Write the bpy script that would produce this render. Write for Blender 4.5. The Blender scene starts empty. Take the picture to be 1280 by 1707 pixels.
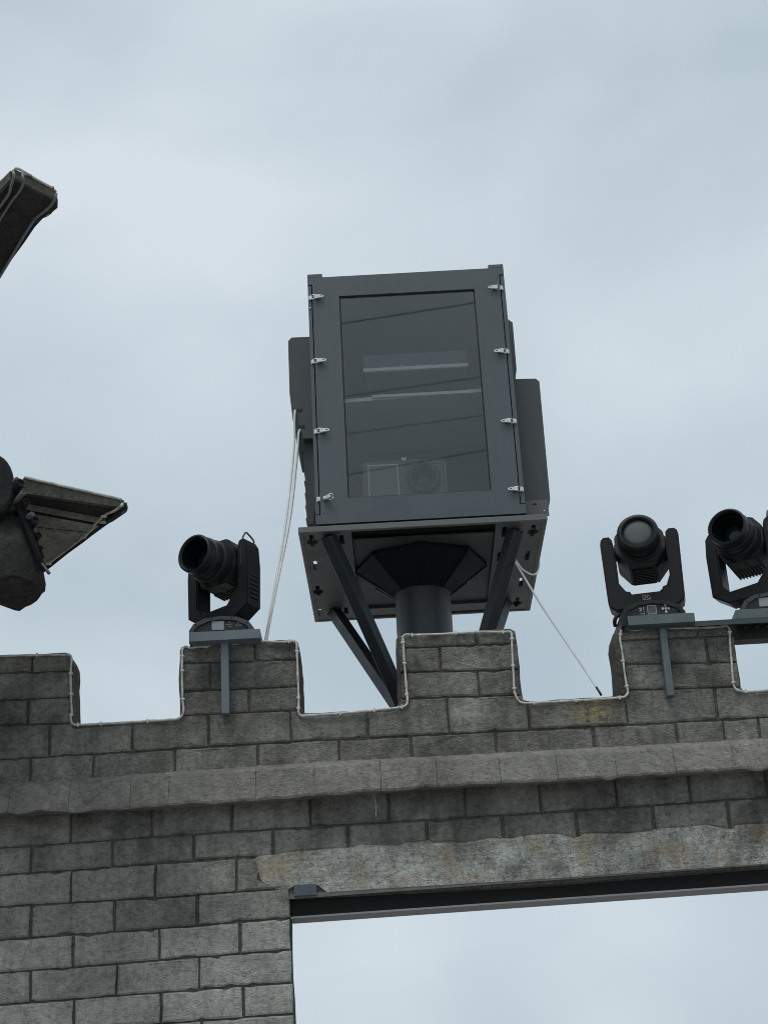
import bpy, bmesh, math, random
from mathutils import Vector, Matrix
from mathutils.geometry import tessellate_polygon

random.seed(7)
sc = bpy.context.scene
COL = sc.collection

# ------------------------------------------------------------------ camera
F, W, H = 2600.0, 1280.0, 1707.0
TH, RO = math.radians(23.4), math.radians(3.1)
CAM = Vector((0, 0, 1.6))
FW = Vector((0, math.cos(TH), math.sin(TH)))
R0 = Vector((1, 0, 0))
U0 = Vector((0, -math.sin(TH), math.cos(TH)))
CR = R0 * math.cos(RO) - U0 * math.sin(RO)
CU = R0 * math.sin(RO) + U0 * math.cos(RO)
cd = bpy.data.cameras.new('camera')
cam = bpy.data.objects.new('camera', cd)
COL.objects.link(cam)
cd.sensor_fit = 'HORIZONTAL'
cd.sensor_width = 36.0
cd.lens = 36.0 * F / W
cd.clip_end = 2000
m3 = Matrix((CR, CU, -FW)).transposed()
cam.matrix_world = Matrix.Translation(CAM) @ m3.to_4x4()
sc.camera = cam

# ------------------------------------------------------------------ world: overcast sky
SUN_EL, SUN_AZ = math.radians(67), math.radians(-155)
w = bpy.data.worlds.new('World')
sc.world = w
w.use_nodes = True
nt = w.node_tree
for n in list(nt.nodes):
    nt.nodes.remove(n)
out = nt.nodes.new('ShaderNodeOutputWorld')
bg = nt.nodes.new('ShaderNodeBackground')
bg.inputs['Strength'].default_value = 0.1
sky = nt.nodes.new('ShaderNodeTexSky')
sky.sky_type = 'NISHITA'
sky.sun_disc = False
sky.sun_elevation = SUN_EL
sky.sun_rotation = SUN_AZ
tc = nt.nodes.new('ShaderNodeTexCoord')
mp = nt.nodes.new('ShaderNodeMapping')
mp.inputs['Location'].default_value = (1.35, 0.2, 0.65)
mp.inputs['Scale'].default_value = (1.0, 1.0, 1.35)
nz = nt.nodes.new('ShaderNodeTexNoise')
nz.inputs['Scale'].default_value = 3.0
nz.inputs['Detail'].default_value = 4.0
nz.inputs['Roughness'].default_value = 0.42
nz.inputs['Distortion'].default_value = 0.35
rp = nt.nodes.new('ShaderNodeValToRGB')
rp.color_ramp.elements[0].position = 0.30
rp.color_ramp.elements[0].color = (0.47, 0.575, 0.645, 1)
rp.color_ramp.elements[1].position = 0.68
rp.color_ramp.elements[1].color = (0.735, 0.815, 0.875, 1)
sc10 = nt.nodes.new('ShaderNodeVectorMath')
sc10.operation = 'SCALE'
sc10.inputs['Scale'].default_value = 9.6
mx = nt.nodes.new('ShaderNodeMix')
mx.data_type = 'RGBA'
mx.inputs[0].default_value = 0.94
L = nt.links.new
L(tc.outputs['Generated'], mp.inputs['Vector'])
L(mp.outputs['Vector'], nz.inputs['Vector'])


def cloud_patch(px, py, r, amt, prev):
    """a broad lighter or darker patch of cloud round a sky direction"""
    d = (FW + CR * ((px - W / 2) / F) - CU * ((py - H / 2) / F)).normalized()
    dt = nt.nodes.new('ShaderNodeVectorMath')
    dt.operation = 'DISTANCE'
    L(tc.outputs['Generated'], dt.inputs[0])
    dt.inputs[1].default_value = d
    mr = nt.nodes.new('ShaderNodeMapRange')
    mr.interpolation_type = 'SMOOTHSTEP'
    mr.inputs[1].default_value = r
    mr.inputs[2].default_value = 0.0
    mr.inputs[3].default_value = 0.0
    mr.inputs[4].default_value = amt
    L(dt.outputs['Value'], mr.inputs[0])
    ad = nt.nodes.new('ShaderNodeMath')
    ad.operation = 'ADD'
    L(prev, ad.inputs[0])
    L(mr.outputs[0], ad.inputs[1])
    return ad.outputs[0]


nz2 = nt.nodes.new('ShaderNodeTexNoise')
nz2.inputs['Scale'].default_value = 9.0
nz2.inputs['Detail'].default_value = 5.0
nz2.inputs['Roughness'].default_value = 0.5
nz2.inputs['Distortion'].default_value = 0.6
L(mp.outputs['Vector'], nz2.inputs['Vector'])
mm = nt.nodes.new('ShaderNodeMath')
mm.operation = 'MULTIPLY_ADD'
L(nz2.outputs['Fac'], mm.inputs[0])
mm.inputs[1].default_value = 0.15
mm.inputs[2].default_value = -0.075
m0 = nt.nodes.new('ShaderNodeMath')
m0.operation = 'ADD'
L(nz.outputs['Fac'], m0.inputs[0])
L(mm.outputs[0], m0.inputs[1])
fac = m0.outputs[0]
for args in ((120, 330, 0.16, 0.14), (300, 640, 0.17, 0.13), (1050, 650, 0.15, 0.10), (620, 1560, 0.10, 0.14), (900, 120, 0.22, -0.10), (1280, 1690, 0.12, -0.10), (820, 1720, 0.09, -0.13), (200, 1130, 0.12, 0.05), (60, 40, 0.12, -0.06)):
    fac = cloud_patch(*args, fac)
L(fac, rp.inputs['Fac'])
L(rp.outputs['Color'], sc10.inputs[0])
L(sky.outputs['Color'], mx.inputs[6])
L(sc10.outputs['Vector'], mx.inputs[7])
L(mx.outputs[2], bg.inputs['Color'])
L(bg.outputs[0], out.inputs[0])

# weak sun through the clouds
sd = bpy.data.lights.new('sun', 'SUN')
sd.energy = 1.4
sd.angle = math.radians(24)
sd.color = (1.0, 0.97, 0.93)
so = bpy.data.objects.new('sun', sd)
COL.objects.link(so)
_d = Vector((math.sin(SUN_AZ) * math.cos(SUN_EL), math.cos(SUN_AZ) * math.cos(SUN_EL), math.sin(SUN_EL)))
so.rotation_euler = _d.to_track_quat('Z', 'Y').to_euler()
so.location = (0, 0, 30)

sc.view_settings.view_transform = 'Standard'
sc.view_settings.look = 'None'
sc.view_settings.gamma = 1.0
sc.view_settings.exposure = 0.0
sc.view_settings.use_curve_mapping = False
sc.cycles.filter_width = 1.0


# ------------------------------------------------------------------ measuring helpers
def ray(px, py):
    return FW + CR * ((px - W / 2) / F) - CU * ((py - H / 2) / F)


def at(px, py, Y):
    """point of the vertical plane y = Y seen at that pixel of the photograph"""
    d = ray(px, py)
    return CAM + d * (Y / d.y)


def atz(px, py, Z):
    """point of the level plane z = Z"""
    d = ray(px, py)
    return CAM + d * ((Z - CAM.z) / d.z)


def lerp_line(pts):
    def f(x):
        if x <= pts[0][0]:
            a, b = pts[0], pts[1]
        elif x >= pts[-1][0]:
            a, b = pts[-2], pts[-1]
        else:
            for a, b in zip(pts, pts[1:]):
                if a[0] <= x <= b[0]:
                    break
        return a[1] + (b[1] - a[1]) * (x - a[0]) / (b[0] - a[0])
    return f


# ------------------------------------------------------------------ object helpers
def link(o, parent=None):
    COL.objects.link(o)
    if parent is not None:
        o.parent = parent
    return o


def thing(name, label, cat, loc=(0, 0, 0), group=None):
    o = bpy.data.objects.new(name, None)
    o.empty_display_size = 0.1
    o.location = loc
    o['label'] = label
    o['category'] = cat
    if group:
        o['group'] = group
    return link(o)


def tag(o, label, cat, group=None):
    o['label'] = label
    o['category'] = cat
    if group:
        o['group'] = group
    return o


def root_of(o):
    off = Vector((0, 0, 0))
    while o is not None:
        off += Vector(o.location)
        o = o.parent
    return off


def obj(name, bm, mat, parent=None, smooth=False, recalc=True, world=True, angle=None):
    """one mesh object; vertices given in world space unless world=False"""
    if recalc:
        bmesh.ops.recalc_face_normals(bm, faces=bm.faces)
    if world and parent is not None:
        off = root_of(parent)
        bmesh.ops.translate(bm, verts=bm.verts, vec=-off)
    me = bpy.data.meshes.new(name)
    bm.to_mesh(me)
    bm.free()
    if smooth:
        for p in me.polygons:
            p.use_smooth = True
        if angle:
            me.set_sharp_from_angle(angle=math.radians(angle))
    if mat:
        me.materials.append(mat)
    return link(bpy.data.objects.new(name, me), parent)


def box(bm, lo, hi, bevel=0.0, M=None):
    x0, y0, z0 = lo
    x1, y1, z1 = hi
    vs = [bm.verts.new(v) for v in [(x0, y0, z0), (x1, y0, z0), (x1, y1, z0), (x0, y1, z0), (x0, y0, z1), (x1, y0, z1), (x1, y1, z1), (x0, y1, z1)]]
    fs = [(0, 3, 2, 1), (4, 5, 6, 7), (0, 1, 5, 4), (1, 2, 6, 5), (2, 3, 7, 6), (3, 0, 4, 7)]
    faces = [bm.faces.new([vs[i] for i in f]) for f in fs]
    allv = vs
    if bevel:
        es = list({e for f in faces for e in f.edges})
        r = bmesh.ops.bevel(bm, geom=es, offset=bevel, segments=1, affect='EDGES', profile=0.5)
        allv = list({v for v in r['verts']} | {v for v in vs if v.is_valid})
    if M is not None:
        bmesh.ops.transform(bm, matrix=M, verts=[v for v in allv if v.is_valid])
    return allv


def boxm(lo, hi, bevel=0.0, M=None):
    bm = bmesh.new()
    box(bm, lo, hi, bevel, M)
    return bm


def prism(bm, outer, holes, fmap, d0, d1):
    """outline (with holes) in 2-D, thickness from d0 to d1; fmap(u, v, d) -> point"""
    loops = [outer] + list(holes)
    flat = [p for lp in loops for p in lp]
    tris = tessellate_polygon([[Vector((p[0], p[1], 0)) for p in lp] for lp in loops])
    A = [bm.verts.new(fmap(p[0], p[1], d0)) for p in flat]
    B = [bm.verts.new(fmap(p[0], p[1], d1)) for p in flat]
    for a, b, c in tris:
        try:
            bm.faces.new((A[a], A[b], A[c]))
            bm.faces.new((B[c], B[b], B[a]))
        except ValueError:
            pass
    i = 0
    for lp in loops:
        n = len(lp)
        for k in range(n):
            a, b = i + k, i + (k + 1) % n
            bm.faces.new((A[a], A[b], B[b], B[a]))
        i += n


def XZ(M=None):
    def f(u, v, d):
        p = Vector((u, d, v))
        return M @ p if M is not None else p
    return f


def tube(bm, pts, r, seg=8, closed=False, caps=True):
    pts = [Vector(p) for p in pts]
    n = len(pts)
    rings = []
    up = Vector((0, 1, 0.13)).normalized()
    for i, p in enumerate(pts):
        a = pts[i - 1] if (i > 0 or closed) else p
        b = pts[(i + 1) % n] if (i < n - 1 or closed) else p
        t = (b - a)
        if t.length < 1e-9:
            t = Vector((0, 0, 1))
        t.normalize()
        s = t.cross(up)
        if s.length < 1e-4:
            s = t.cross(Vector((1, 0, 0)))
        s.normalize()
        q = s.cross(t)
        rr = r[i] if isinstance(r, (list, tuple)) else r
        rings.append([bm.verts.new(p + (s * math.cos(2 * math.pi * k / seg) + q * math.sin(2 * math.pi * k / seg)) * rr) for k in range(seg)])
    for i in range(n if closed else n - 1):
        A, B = rings[i], rings[(i + 1) % n]
        for k in range(seg):
            bm.faces.new((A[k], A[(k + 1) % seg], B[(k + 1) % seg], B[k]))
    if caps and not closed:
        bm.faces.new(rings[0][::-1])
        bm.faces.new(rings[-1])


def smooth_path(pts, sub=6):
    """Catmull-Rom through the points"""
    pts = [Vector(p) for p in pts]
    res = []
    for i in range(len(pts) - 1):
        p0 = pts[max(i - 1, 0)]
        p1, p2 = pts[i], pts[i + 1]
        p3 = pts[min(i + 2, len(pts) - 1)]
        for k in range(sub):
            t = k / sub
            res.append(0.5 * ((2 * p1) + (p2 - p0) * t + (2 * p0 - 5 * p1 + 4 * p2 - p3) * t * t + (3 * p1 - p0 - 3 * p2 + p3) * t ** 3))
    res.append(pts[-1])
    return res


def lathe(bm, prof, seg, M, rot=0.0):
    """profile of (radius, y) turned about the local y axis"""
    rings = []
    for r, y in prof:
        if r <= 1e-6:
            rings.append([bm.verts.new(M @ Vector((0, y, 0)))])
        else:
            rings.append([bm.verts.new(M @ Vector((r * math.cos(rot + 2 * math.pi * k / seg), y, r * math.sin(rot + 2 * math.pi * k / seg)))) for k in range(seg)])
    for A, B in zip(rings, rings[1:]):
        for k in range(seg):
            k2 = (k + 1) % seg
            if len(A) == 1 and len(B) == 1:
                continue
            if len(A) == 1:
                bm.faces.new((A[0], B[k2], B[k]))
            elif len(B) == 1:
                bm.faces.new((A[k], A[k2], B[0]))
            else:
                bm.faces.new((A[k], A[k2], B[k2], B[k]))


def hull(pts):
    bm = bmesh.new()
    vs = [bm.verts.new(p) for p in pts]
    r = bmesh.ops.convex_hull(bm, input=vs)
    bmesh.ops.delete(bm, geom=[v for v in bm.verts if not v.link_faces], context='VERTS')
    return bm


# ------------------------------------------------------------------ materials
def nodes(name):
    m = bpy.data.materials.new(name)
    m.use_nodes = True
    t = m.node_tree
    b = t.nodes['Principled BSDF']
    return m, t, b


def tex(t, typ, scale, detail=4, rough=0.55, vec=None, dist=0.0):
    n = t.nodes.new('ShaderNodeTexNoise')
    n.inputs['Scale'].default_value = scale
    n.inputs['Detail'].default_value = detail
    n.inputs['Roughness'].default_value = rough
    n.inputs['Distortion'].default_value = dist
    if vec:
        t.links.new(vec, n.inputs['Vector'])
    return n


def ramp(t, fac, stops):
    r = t.nodes.new('ShaderNodeValToRGB')
    e = r.color_ramp.elements
    while len(e) < len(stops):
        e.new(0.5)
    for k, (p, c) in enumerate(stops):
        e[k].position = p
        e[k].color = (c, c, c, 1) if isinstance(c, (int, float)) else (*c, 1)
    t.links.new(fac, r.inputs['Fac'])
    return r


def mixc(t, fac, a, b, mode='MIX'):
    n = t.nodes.new('ShaderNodeMix')
    n.data_type = 'RGBA'
    n.blend_type = mode
    for sock, v in ((n.inputs[0], fac), (n.inputs[6], a), (n.inputs[7], b)):
        if isinstance(v, (int, float)):
            sock.default_value = v
        elif isinstance(v, tuple):
            sock.default_value = (*v, 1)
        else:
            t.links.new(v, sock)
    return n.outputs[2]


def mth(t, op, a, b=None):
    n = t.nodes.new('ShaderNodeMath')
    n.operation = op
    for s, v in zip(n.inputs, (a, b)):
        if v is None:
            continue
        if isinstance(v, (int, float)):
            s.default_value = v
        else:
            t.links.new(v, s)
    return n.outputs[0]


def coords(t, scale=(1, 1, 1)):
    c = t.nodes.new('ShaderNodeTexCoord')
    m = t.nodes.new('ShaderNodeMapping')
    m.inputs['Scale'].default_value = scale
    t.links.new(c.outputs['Object'], m.inputs['Vector'])
    return m.outputs['Vector']


def blob(t, vec, c, r, soft):
    """0..1 patch round point c (object space) with radii r"""
    s = t.nodes.new('ShaderNodeVectorMath')
    s.operation = 'SUBTRACT'
    t.links.new(vec, s.inputs[0])
    s.inputs[1].default_value = c
    d = t.nodes.new('ShaderNodeVectorMath')
    d.operation = 'DIVIDE'
    t.links.new(s.outputs[0], d.inputs[0])
    d.inputs[1].default_value = r
    l = t.nodes.new('ShaderNodeVectorMath')
    l.operation = 'LENGTH'
    t.links.new(d.outputs[0], l.inputs[0])
    m = t.nodes.new('ShaderNodeMapRange')
    m.interpolation_type = 'SMOOTHSTEP'
    m.inputs[1].default_value = 1.0
    m.inputs[2].default_value = soft
    m.inputs[3].default_value = 0.0
    m.inputs[4].default_value = 1.0
    t.links.new(l.outputs['Value'], m.inputs[0])
    return m.outputs[0]


def stone(name, lo, hi, dark=0.5, bump=1.0, var=0.18, tint=None, stains=(), streak=0.35, moss=None, speck=0.0):
    m, t, b = nodes(name)
    v = coords(t)
    n1 = tex(t, 'n', 3.2, 5, 0.6, v, 0.4)
    n2 = tex(t, 'n', 34, 6, 0.68, v, 0.5)
    n3 = tex(t, 'n', 170, 3, 0.6, v)
    base = mixc(t, ramp(t, n1.outputs['Fac'], [(0.3, 0.0), (0.7, 1.0)]).outputs['Color'], lo, hi)
    # fine mottling
    base = mixc(t, 0.85, base, ramp(t, n2.outputs['Fac'], [(0.3, 0.5), (0.5, 0.97), (0.72, 1.3)]).outputs['Color'], 'MULTIPLY')
    base = mixc(t, 0.6, base, ramp(t, n3.outputs['Fac'], [(0.3, 0.72), (0.7, 1.2)]).outputs['Color'], 'MULTIPLY')
    # grime patches and drip marks
    g = tex(t, 'n', 1.9, 6, 0.62, v, 0.8)
    base = mixc(t, dark, base, ramp(t, g.outputs['Fac'], [(0.38, 0.5), (0.5, 0.9), (0.62, 1.12)]).outputs['Color'], 'MULTIPLY')
    vs = coords(t, (9, 9, 0.8))
    s = tex(t, 'n', 1.5, 4, 0.6, vs, 0.2)
    base = mixc(t, streak, base, ramp(t, s.outputs['Fac'], [(0.38, 0.55), (0.55, 1.0)]).outputs['Color'], 'MULTIPLY')
    if speck:
        q1 = tex(t, 'n', 75, 6, 0.75, v, 0.6)
        base = mixc(t, speck, base, ramp(t, q1.outputs['Fac'], [(0.36, 0.3), (0.47, 0.85), (0.56, 1.05), (0.7, 1.3)]).outputs['Color'], 'MULTIPLY')
        vb = coords(t, (2.2, 2.2, 34))
        q2 = tex(t, 'n', 1.6, 5, 0.65, vb, 0.3)
        base = mixc(t, speck * 0.8, base, ramp(t, q2.outputs['Fac'], [(0.34, 0.6), (0.55, 1.05), (0.7, 1.2)]).outputs['Color'], 'MULTIPLY')
    # pits, their hollows shaded dark in the colour as well
    p = t.nodes.new('ShaderNodeTexVoronoi')
    p.inputs['Scale'].default_value = 30
    t.links.new(v, p.inputs['Vector'])
    pm = ramp(t, p.outputs['Distance'], [(0.05, 0.35), (0.13, 1.0)])
    base = mixc(t, 0.5, base, pm.outputs['Color'], 'MULTIPLY')
    # piece to piece
    oi = t.nodes.new('ShaderNodeObjectInfo')
    base = mixc(t, 1.0, base, ramp(t, oi.outputs['Random'], [(0.0, 1 - var), (1.0, 1 + var)]).outputs['Color'], 'MULTIPLY')
    if tint:
        nt_ = tex(t, 'n', 5.5, 4, 0.6, v, 0.5)
        base = mixc(t, ramp(t, nt_.outputs['Fac'], [(0.5, 0.0), (0.75, 0.55)]).outputs['Color'], base, tint)
    for c, r, colr, amt in stains:
        k = blob(t, v, c, r, 0.15)
        k = mth(t, 'MULTIPLY', k, ramp(t, n2.outputs['Fac'], [(0.38, 0.0), (0.6, 1.0)]).outputs['Color'])
        k = mth(t, 'MULTIPLY', k, amt)
        base = mixc(t, k, base, colr)
    if moss:
        gm = t.nodes.new('ShaderNodeNewGeometry')
        sx = t.nodes.new('ShaderNodeSeparateXYZ')
        t.links.new(gm.outputs['Normal'], sx.inputs[0])
        k = mth(t, 'MULTIPLY', ramp(t, sx.outputs['Z'], [(0.1, 0.0), (0.7, 0.9)]).outputs['Color'], ramp(t, n1.outputs['Fac'], [(0.3, 0.3), (0.6, 1.0)]).outputs['Color'])
        base = mixc(t, k, base, moss)
    t.links.new(base, b.inputs['Base Color'])
    b.inputs['Roughness'].default_value = 0.93
    b.inputs['Specular IOR Level'].default_value = 0.25
    h = mth(t, 'ADD', mth(t, 'MULTIPLY', n2.outputs['Fac'], 1.0), mth(t, 'MULTIPLY', n3.outputs['Fac'], 0.35))
    # trowel strokes: slanting stretched noise
    vm = coords(t, (26, 26, 62))
    vm.node.inputs['Rotation'].default_value = (0, 0.55, 0)
    tr = tex(t, 'n', 1.0, 4, 0.6, vm, 1.6)
    h = mth(t, 'ADD', h, mth(t, 'MULTIPLY', tr.outputs['Fac'], 0.85))
    h = mth(t, 'ADD', h, mth(t, 'MULTIPLY', pm.outputs['Color'], 0.4))
    bp = t.nodes.new('ShaderNodeBump')
    bp.inputs['Strength'].default_value = min(1.0, 0.9 * bump)
    bp.inputs['Distance'].default_value = 0.026
    t.links.new(h, bp.inputs['Height'])
    t.links.new(bp.outputs[0], b.inputs['Normal'])
    return m


def paint(name, c, rough=0.45, metallic=0.0, dirt=0.25, spec=0.5, scale=6, bump=0.04, streak=0.0):
    m, t, b = nodes(name)
    v = coords(t)
    n = tex(t, 'n', scale, 5, 0.6, v, 0.3)
    n2 = tex(t, 'n', 60, 3, 0.6, v)
    base = mixc(t, dirt, c, ramp(t, n.outputs['Fac'], [(0.3, 0.55), (0.65, 1.25)]).outputs['Color'], 'MULTIPLY')
    base = mixc(t, dirt * 0.6, base, ramp(t, n2.outputs['Fac'], [(0.35, 0.7), (0.65, 1.2)]).outputs['Color'], 'MULTIPLY')
    if streak:
        sv = coords(t, (22, 22, 0.9))
        sn = tex(t, 'n', 1.6, 5, 0.6, sv, 0.3)
        base = mixc(t, streak, base, ramp(t, sn.outputs['Fac'], [(0.35, 0.6), (0.52, 1.0), (0.68, 1.5)]).outputs['Color'], 'MULTIPLY')
        sp = tex(t, 'n', 140, 2, 0.5, v)
        base = mixc(t, mth(t, 'MULTIPLY', ramp(t, sp.outputs['Fac'], [(0.70, 0.0), (0.76, 1.0)]).outputs['Color'], streak), base, (0.25, 0.26, 0.25))
    t.links.new(base, b.inputs['Base Color'])
    b.inputs['Metallic'].default_value = metallic
    b.inputs['Specular IOR Level'].default_value = spec
    rr = ramp(t, n.outputs['Fac'], [(0.3, max(0.05, rough - 0.08)), (0.7, min(1, rough + 0.1))])
    t.links.new(rr.outputs['Color'], b.inputs['Roughness'])
    if bump:
        bp = t.nodes.new('ShaderNodeBump')
        bp.inputs['Strength'].default_value = bump
        bp.inputs['Distance'].default_value = 0.01
        t.links.new(n2.outputs['Fac'], bp.inputs['Height'])
        t.links.new(bp.outputs[0], b.inputs['Normal'])
    return m


def glass(name, tint=(0.85, 0.9, 0.92), ior=1.5):
    m, t, b = nodes(name)
    t.nodes.remove(b)
    o = t.nodes['Material Output']
    tr = t.nodes.new('ShaderNodeBsdfTransparent')
    tr.inputs[0].default_value = (*tint, 1)
    gl = t.nodes.new('ShaderNodeBsdfGlossy')
    gl.inputs['Roughness'].default_value = 0.02
    fr = t.nodes.new('ShaderNodeFresnel')
    fr.inputs['IOR'].default_value = ior
    ms = t.nodes.new('ShaderNodeMixShader')
    t.links.new(fr.outputs[0], ms.inputs[0])
    t.links.new(tr.outputs[0], ms.inputs[1])
    t.links.new(gl.outputs[0], ms.inputs[2])
    t.links.new(ms.outputs[0], o.inputs[0])
    return m


WALL_O = Vector((0, 8.0, 0))


def rel(p):
    return tuple(Vector(p) - WALL_O)


st_y = rel(at(985, 1188, 8))
st_p1 = rel(at(450, 1455, 8))
STAINS = dict(
                stains=[(st_y, (0.19, 0.3, 0.10), (0.42, 0.35, 0.15), 0.75), (st_p1, (0.13, 0.3, 0.09), (0.42, 0.36, 0.23), 0.8)])
M_BLOCK = stone('cement_block', (0.335, 0.336, 0.306), (0.49, 0.492, 0.452), dark=0.5, var=0.17, streak=0.25, bump=0.9, **STAINS)
M_BLOCKM = stone('part_shaded_block', (0.245, 0.243, 0.216), (0.41, 0.408, 0.368), dark=0.7, var=0.14, streak=0.35, **STAINS)  # in-between tone, grades the painted cornice shade into the paler courses
M_BLOCKW = stone('weathered_shaded_block', (0.178, 0.172, 0.152), (0.36, 0.352, 0.313), dark=0.92, var=0.14, streak=0.45, **STAINS)  # weathered parapet; below the cornice its dark tone also paints in shade
M_CORE = stone('mortar_core', (0.105, 0.100, 0.086), (0.165, 0.160, 0.138), dark=0.5, var=0.0, moss=(0.11, 0.13, 0.10))
M_CORN = stone('cornice_cement', (0.26, 0.248, 0.218), (0.36, 0.346, 0.305), dark=0.5, var=0.04, tint=(0.24, 0.245, 0.20), streak=0.2)
M_LINT = stone('bare_concrete', (0.36, 0.36, 0.325), (0.66, 0.665, 0.61), dark=0.9, var=0.0, bump=0.8,
               tint=(0.36, 0.265, 0.13), streak=0.45, speck=0.75,
               stains=[(rel(at(px, py, 8)), (rx, 0.3, rz), c, a) for px, py, rx, rz, c, a in (
                   (457, 1452, 0.13, 0.09, (0.42, 0.34, 0.19), 0.9), (600, 1456, 0.07, 0.10, (0.24, 0.15, 0.07), 0.85), (746, 1434, 0.08, 0.12, (0.33, 0.23, 0.12), 0.75),
                   (690, 1450, 0.16, 0.07, (0.56, 0.58, 0.52), 0.7), (850, 1425, 0.16, 0.07, (0.55, 0.58, 0.53), 0.7), (975, 1428, 0.05, 0.06, (0.36, 0.29, 0.11), 0.9), (930, 1445, 0.09, 0.05, (0.10, 0.11, 0.11), 0.7),
                   (1060, 1410, 0.12, 0.06, (0.5, 0.55, 0.52), 0.7), (1120, 1418, 0.16, 0.07, (0.30, 0.21, 0.12), 0.75), (1270, 1388, 0.10, 0.09, (0.22, 0.15, 0.08), 0.8), (530, 1440, 0.08, 0.09, (0.52, 0.52, 0.46), 0.6))])
M_GROUND = stone('paving', (0.36, 0.355, 0.34), (0.47, 0.46, 0.44), dark=0.2, var=0.0, streak=0.0)
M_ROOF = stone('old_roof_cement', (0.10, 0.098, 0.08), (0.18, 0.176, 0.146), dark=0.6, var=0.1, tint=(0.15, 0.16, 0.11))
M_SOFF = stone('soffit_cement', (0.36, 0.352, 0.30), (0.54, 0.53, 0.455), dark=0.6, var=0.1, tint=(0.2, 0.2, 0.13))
M_RDARK = stone('dark_roof_cement', (0.045, 0.045, 0.042), (0.085, 0.085, 0.076), dark=0.6, var=0.1)
M_TILE = stone('roof_tile', (0.012, 0.013, 0.015), (0.032, 0.034, 0.036), dark=0.5, var=0.3)
M_TILEL = stone('roof_tile_pale', (0.16, 0.16, 0.16), (0.26, 0.26, 0.26), dark=0.4, var=0.2)
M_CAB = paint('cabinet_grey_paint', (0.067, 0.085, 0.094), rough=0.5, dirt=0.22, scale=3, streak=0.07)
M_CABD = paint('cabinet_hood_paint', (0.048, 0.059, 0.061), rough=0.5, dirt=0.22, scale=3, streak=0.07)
M_VOID = paint('barrel_inside', (0.004, 0.0045, 0.005), rough=0.9, dirt=0.2, spec=0.08)
M_SEAM = paint('seam_black', (0.012, 0.013, 0.016), rough=0.7)
M_IN = paint('cabinet_inside', (0.066, 0.080, 0.094), rough=0.6)
M_STANDC = paint('stand_centre_grey', (0.058, 0.057, 0.064), rough=0.6, dirt=0.4)
M_STAND = paint('stand_plate_grey', (0.112, 0.110, 0.115), rough=0.55, dirt=0.3)
M_RIM = paint('stand_rim_grey', (0.115, 0.122, 0.118), rough=0.5, dirt=0.2)
M_COLL = paint('collar_near_black', (0.007, 0.009, 0.014), rough=0.6, dirt=0.2, spec=0.2)  # near black, darker than the rest of the stand
M_NAVY = paint('stand_dark_paint', (0.019, 0.025, 0.030), rough=0.42, dirt=0.3)
M_CHROME = paint('zinc_plated', (0.62, 0.62, 0.60), rough=0.34, metallic=0.85, dirt=0.35, scale=40)
M_BLACK = paint('black_plastic', (0.0085, 0.0095, 0.0105), rough=0.45, dirt=0.4, spec=0.28)
M_BLACK2 = paint('black_metal', (0.017, 0.018, 0.019), rough=0.5, dirt=0.4, spec=0.3)
M_BASEG = paint('base_grey', (0.042, 0.044, 0.046), rough=0.5, dirt=0.3)
M_PANEL = paint('panel_black', (0.010, 0.011, 0.012), rough=0.45)
M_SCREEN = paint('screen_grey', (0.30, 0.31, 0.325), rough=0.25, dirt=0.1)
M_SCRD = paint('screen_dark', (0.075, 0.08, 0.085), rough=0.2, dirt=0.1)
M_INK = paint('white_print', (0.5, 0.5, 0.5), rough=0.5, dirt=0.3)
M_LENSG = paint('frosted_lens', (0.085, 0.094, 0.094), rough=0.6, dirt=0.35, spec=0.3)
M_LENSB = paint('dark_lens', (0.006, 0.017, 0.021), rough=0.12, dirt=0.0, spec=0.3, bump=0)
M_STEEL = paint('blue_grey_steel', (0.125, 0.155, 0.172), rough=0.5, dirt=0.3)
M_STEELG = paint('green_grey_steel', (0.092, 0.122, 0.122), rough=0.5, dirt=0.35)
M_BEAM = paint('beam_dark', (0.010, 0.011, 0.011), rough=0.75, dirt=0.3, spec=0.15)
M_FLANGE = paint('beam_flange', (0.24, 0.235, 0.24), rough=0.6, dirt=0.35)
M_LED = paint('led_tube_white', (0.50, 0.49, 0.45), rough=0.45, dirt=0.95, scale=22)
M_CABLE = paint('white_cable', (0.68, 0.68, 0.64), rough=0.45, dirt=0.3)
M_CABB = paint('black_cable', (0.012, 0.012, 0.013), rough=0.5)
M_GLASS = glass('cabinet_glass', tint=(0.93, 0.95, 0.95), ior=1.70)

# ------------------------------------------------------------------ ground
bm = bmesh.new()
S = 600
vs = [bm.verts.new(p) for p in ((-S, -S, 0), (S, -S, 0), (S, S, 0), (-S, S, 0))]
bm.faces.new(vs)
o = obj('ground', bm, M_GROUND)
o['kind'] = 'structure'

# ------------------------------------------------------------------ the battlemented gate wall
WY, WT = 8.0, 0.22
wall = thing('crenellated_wall', 'grey cement block gate wall with battlements, a cornice and a wide opening', 'wall', WALL_O)


def wz(pts):
    return [(p.x, p.z) for p in (at(x, y, WY) for x, y in pts)]


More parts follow.
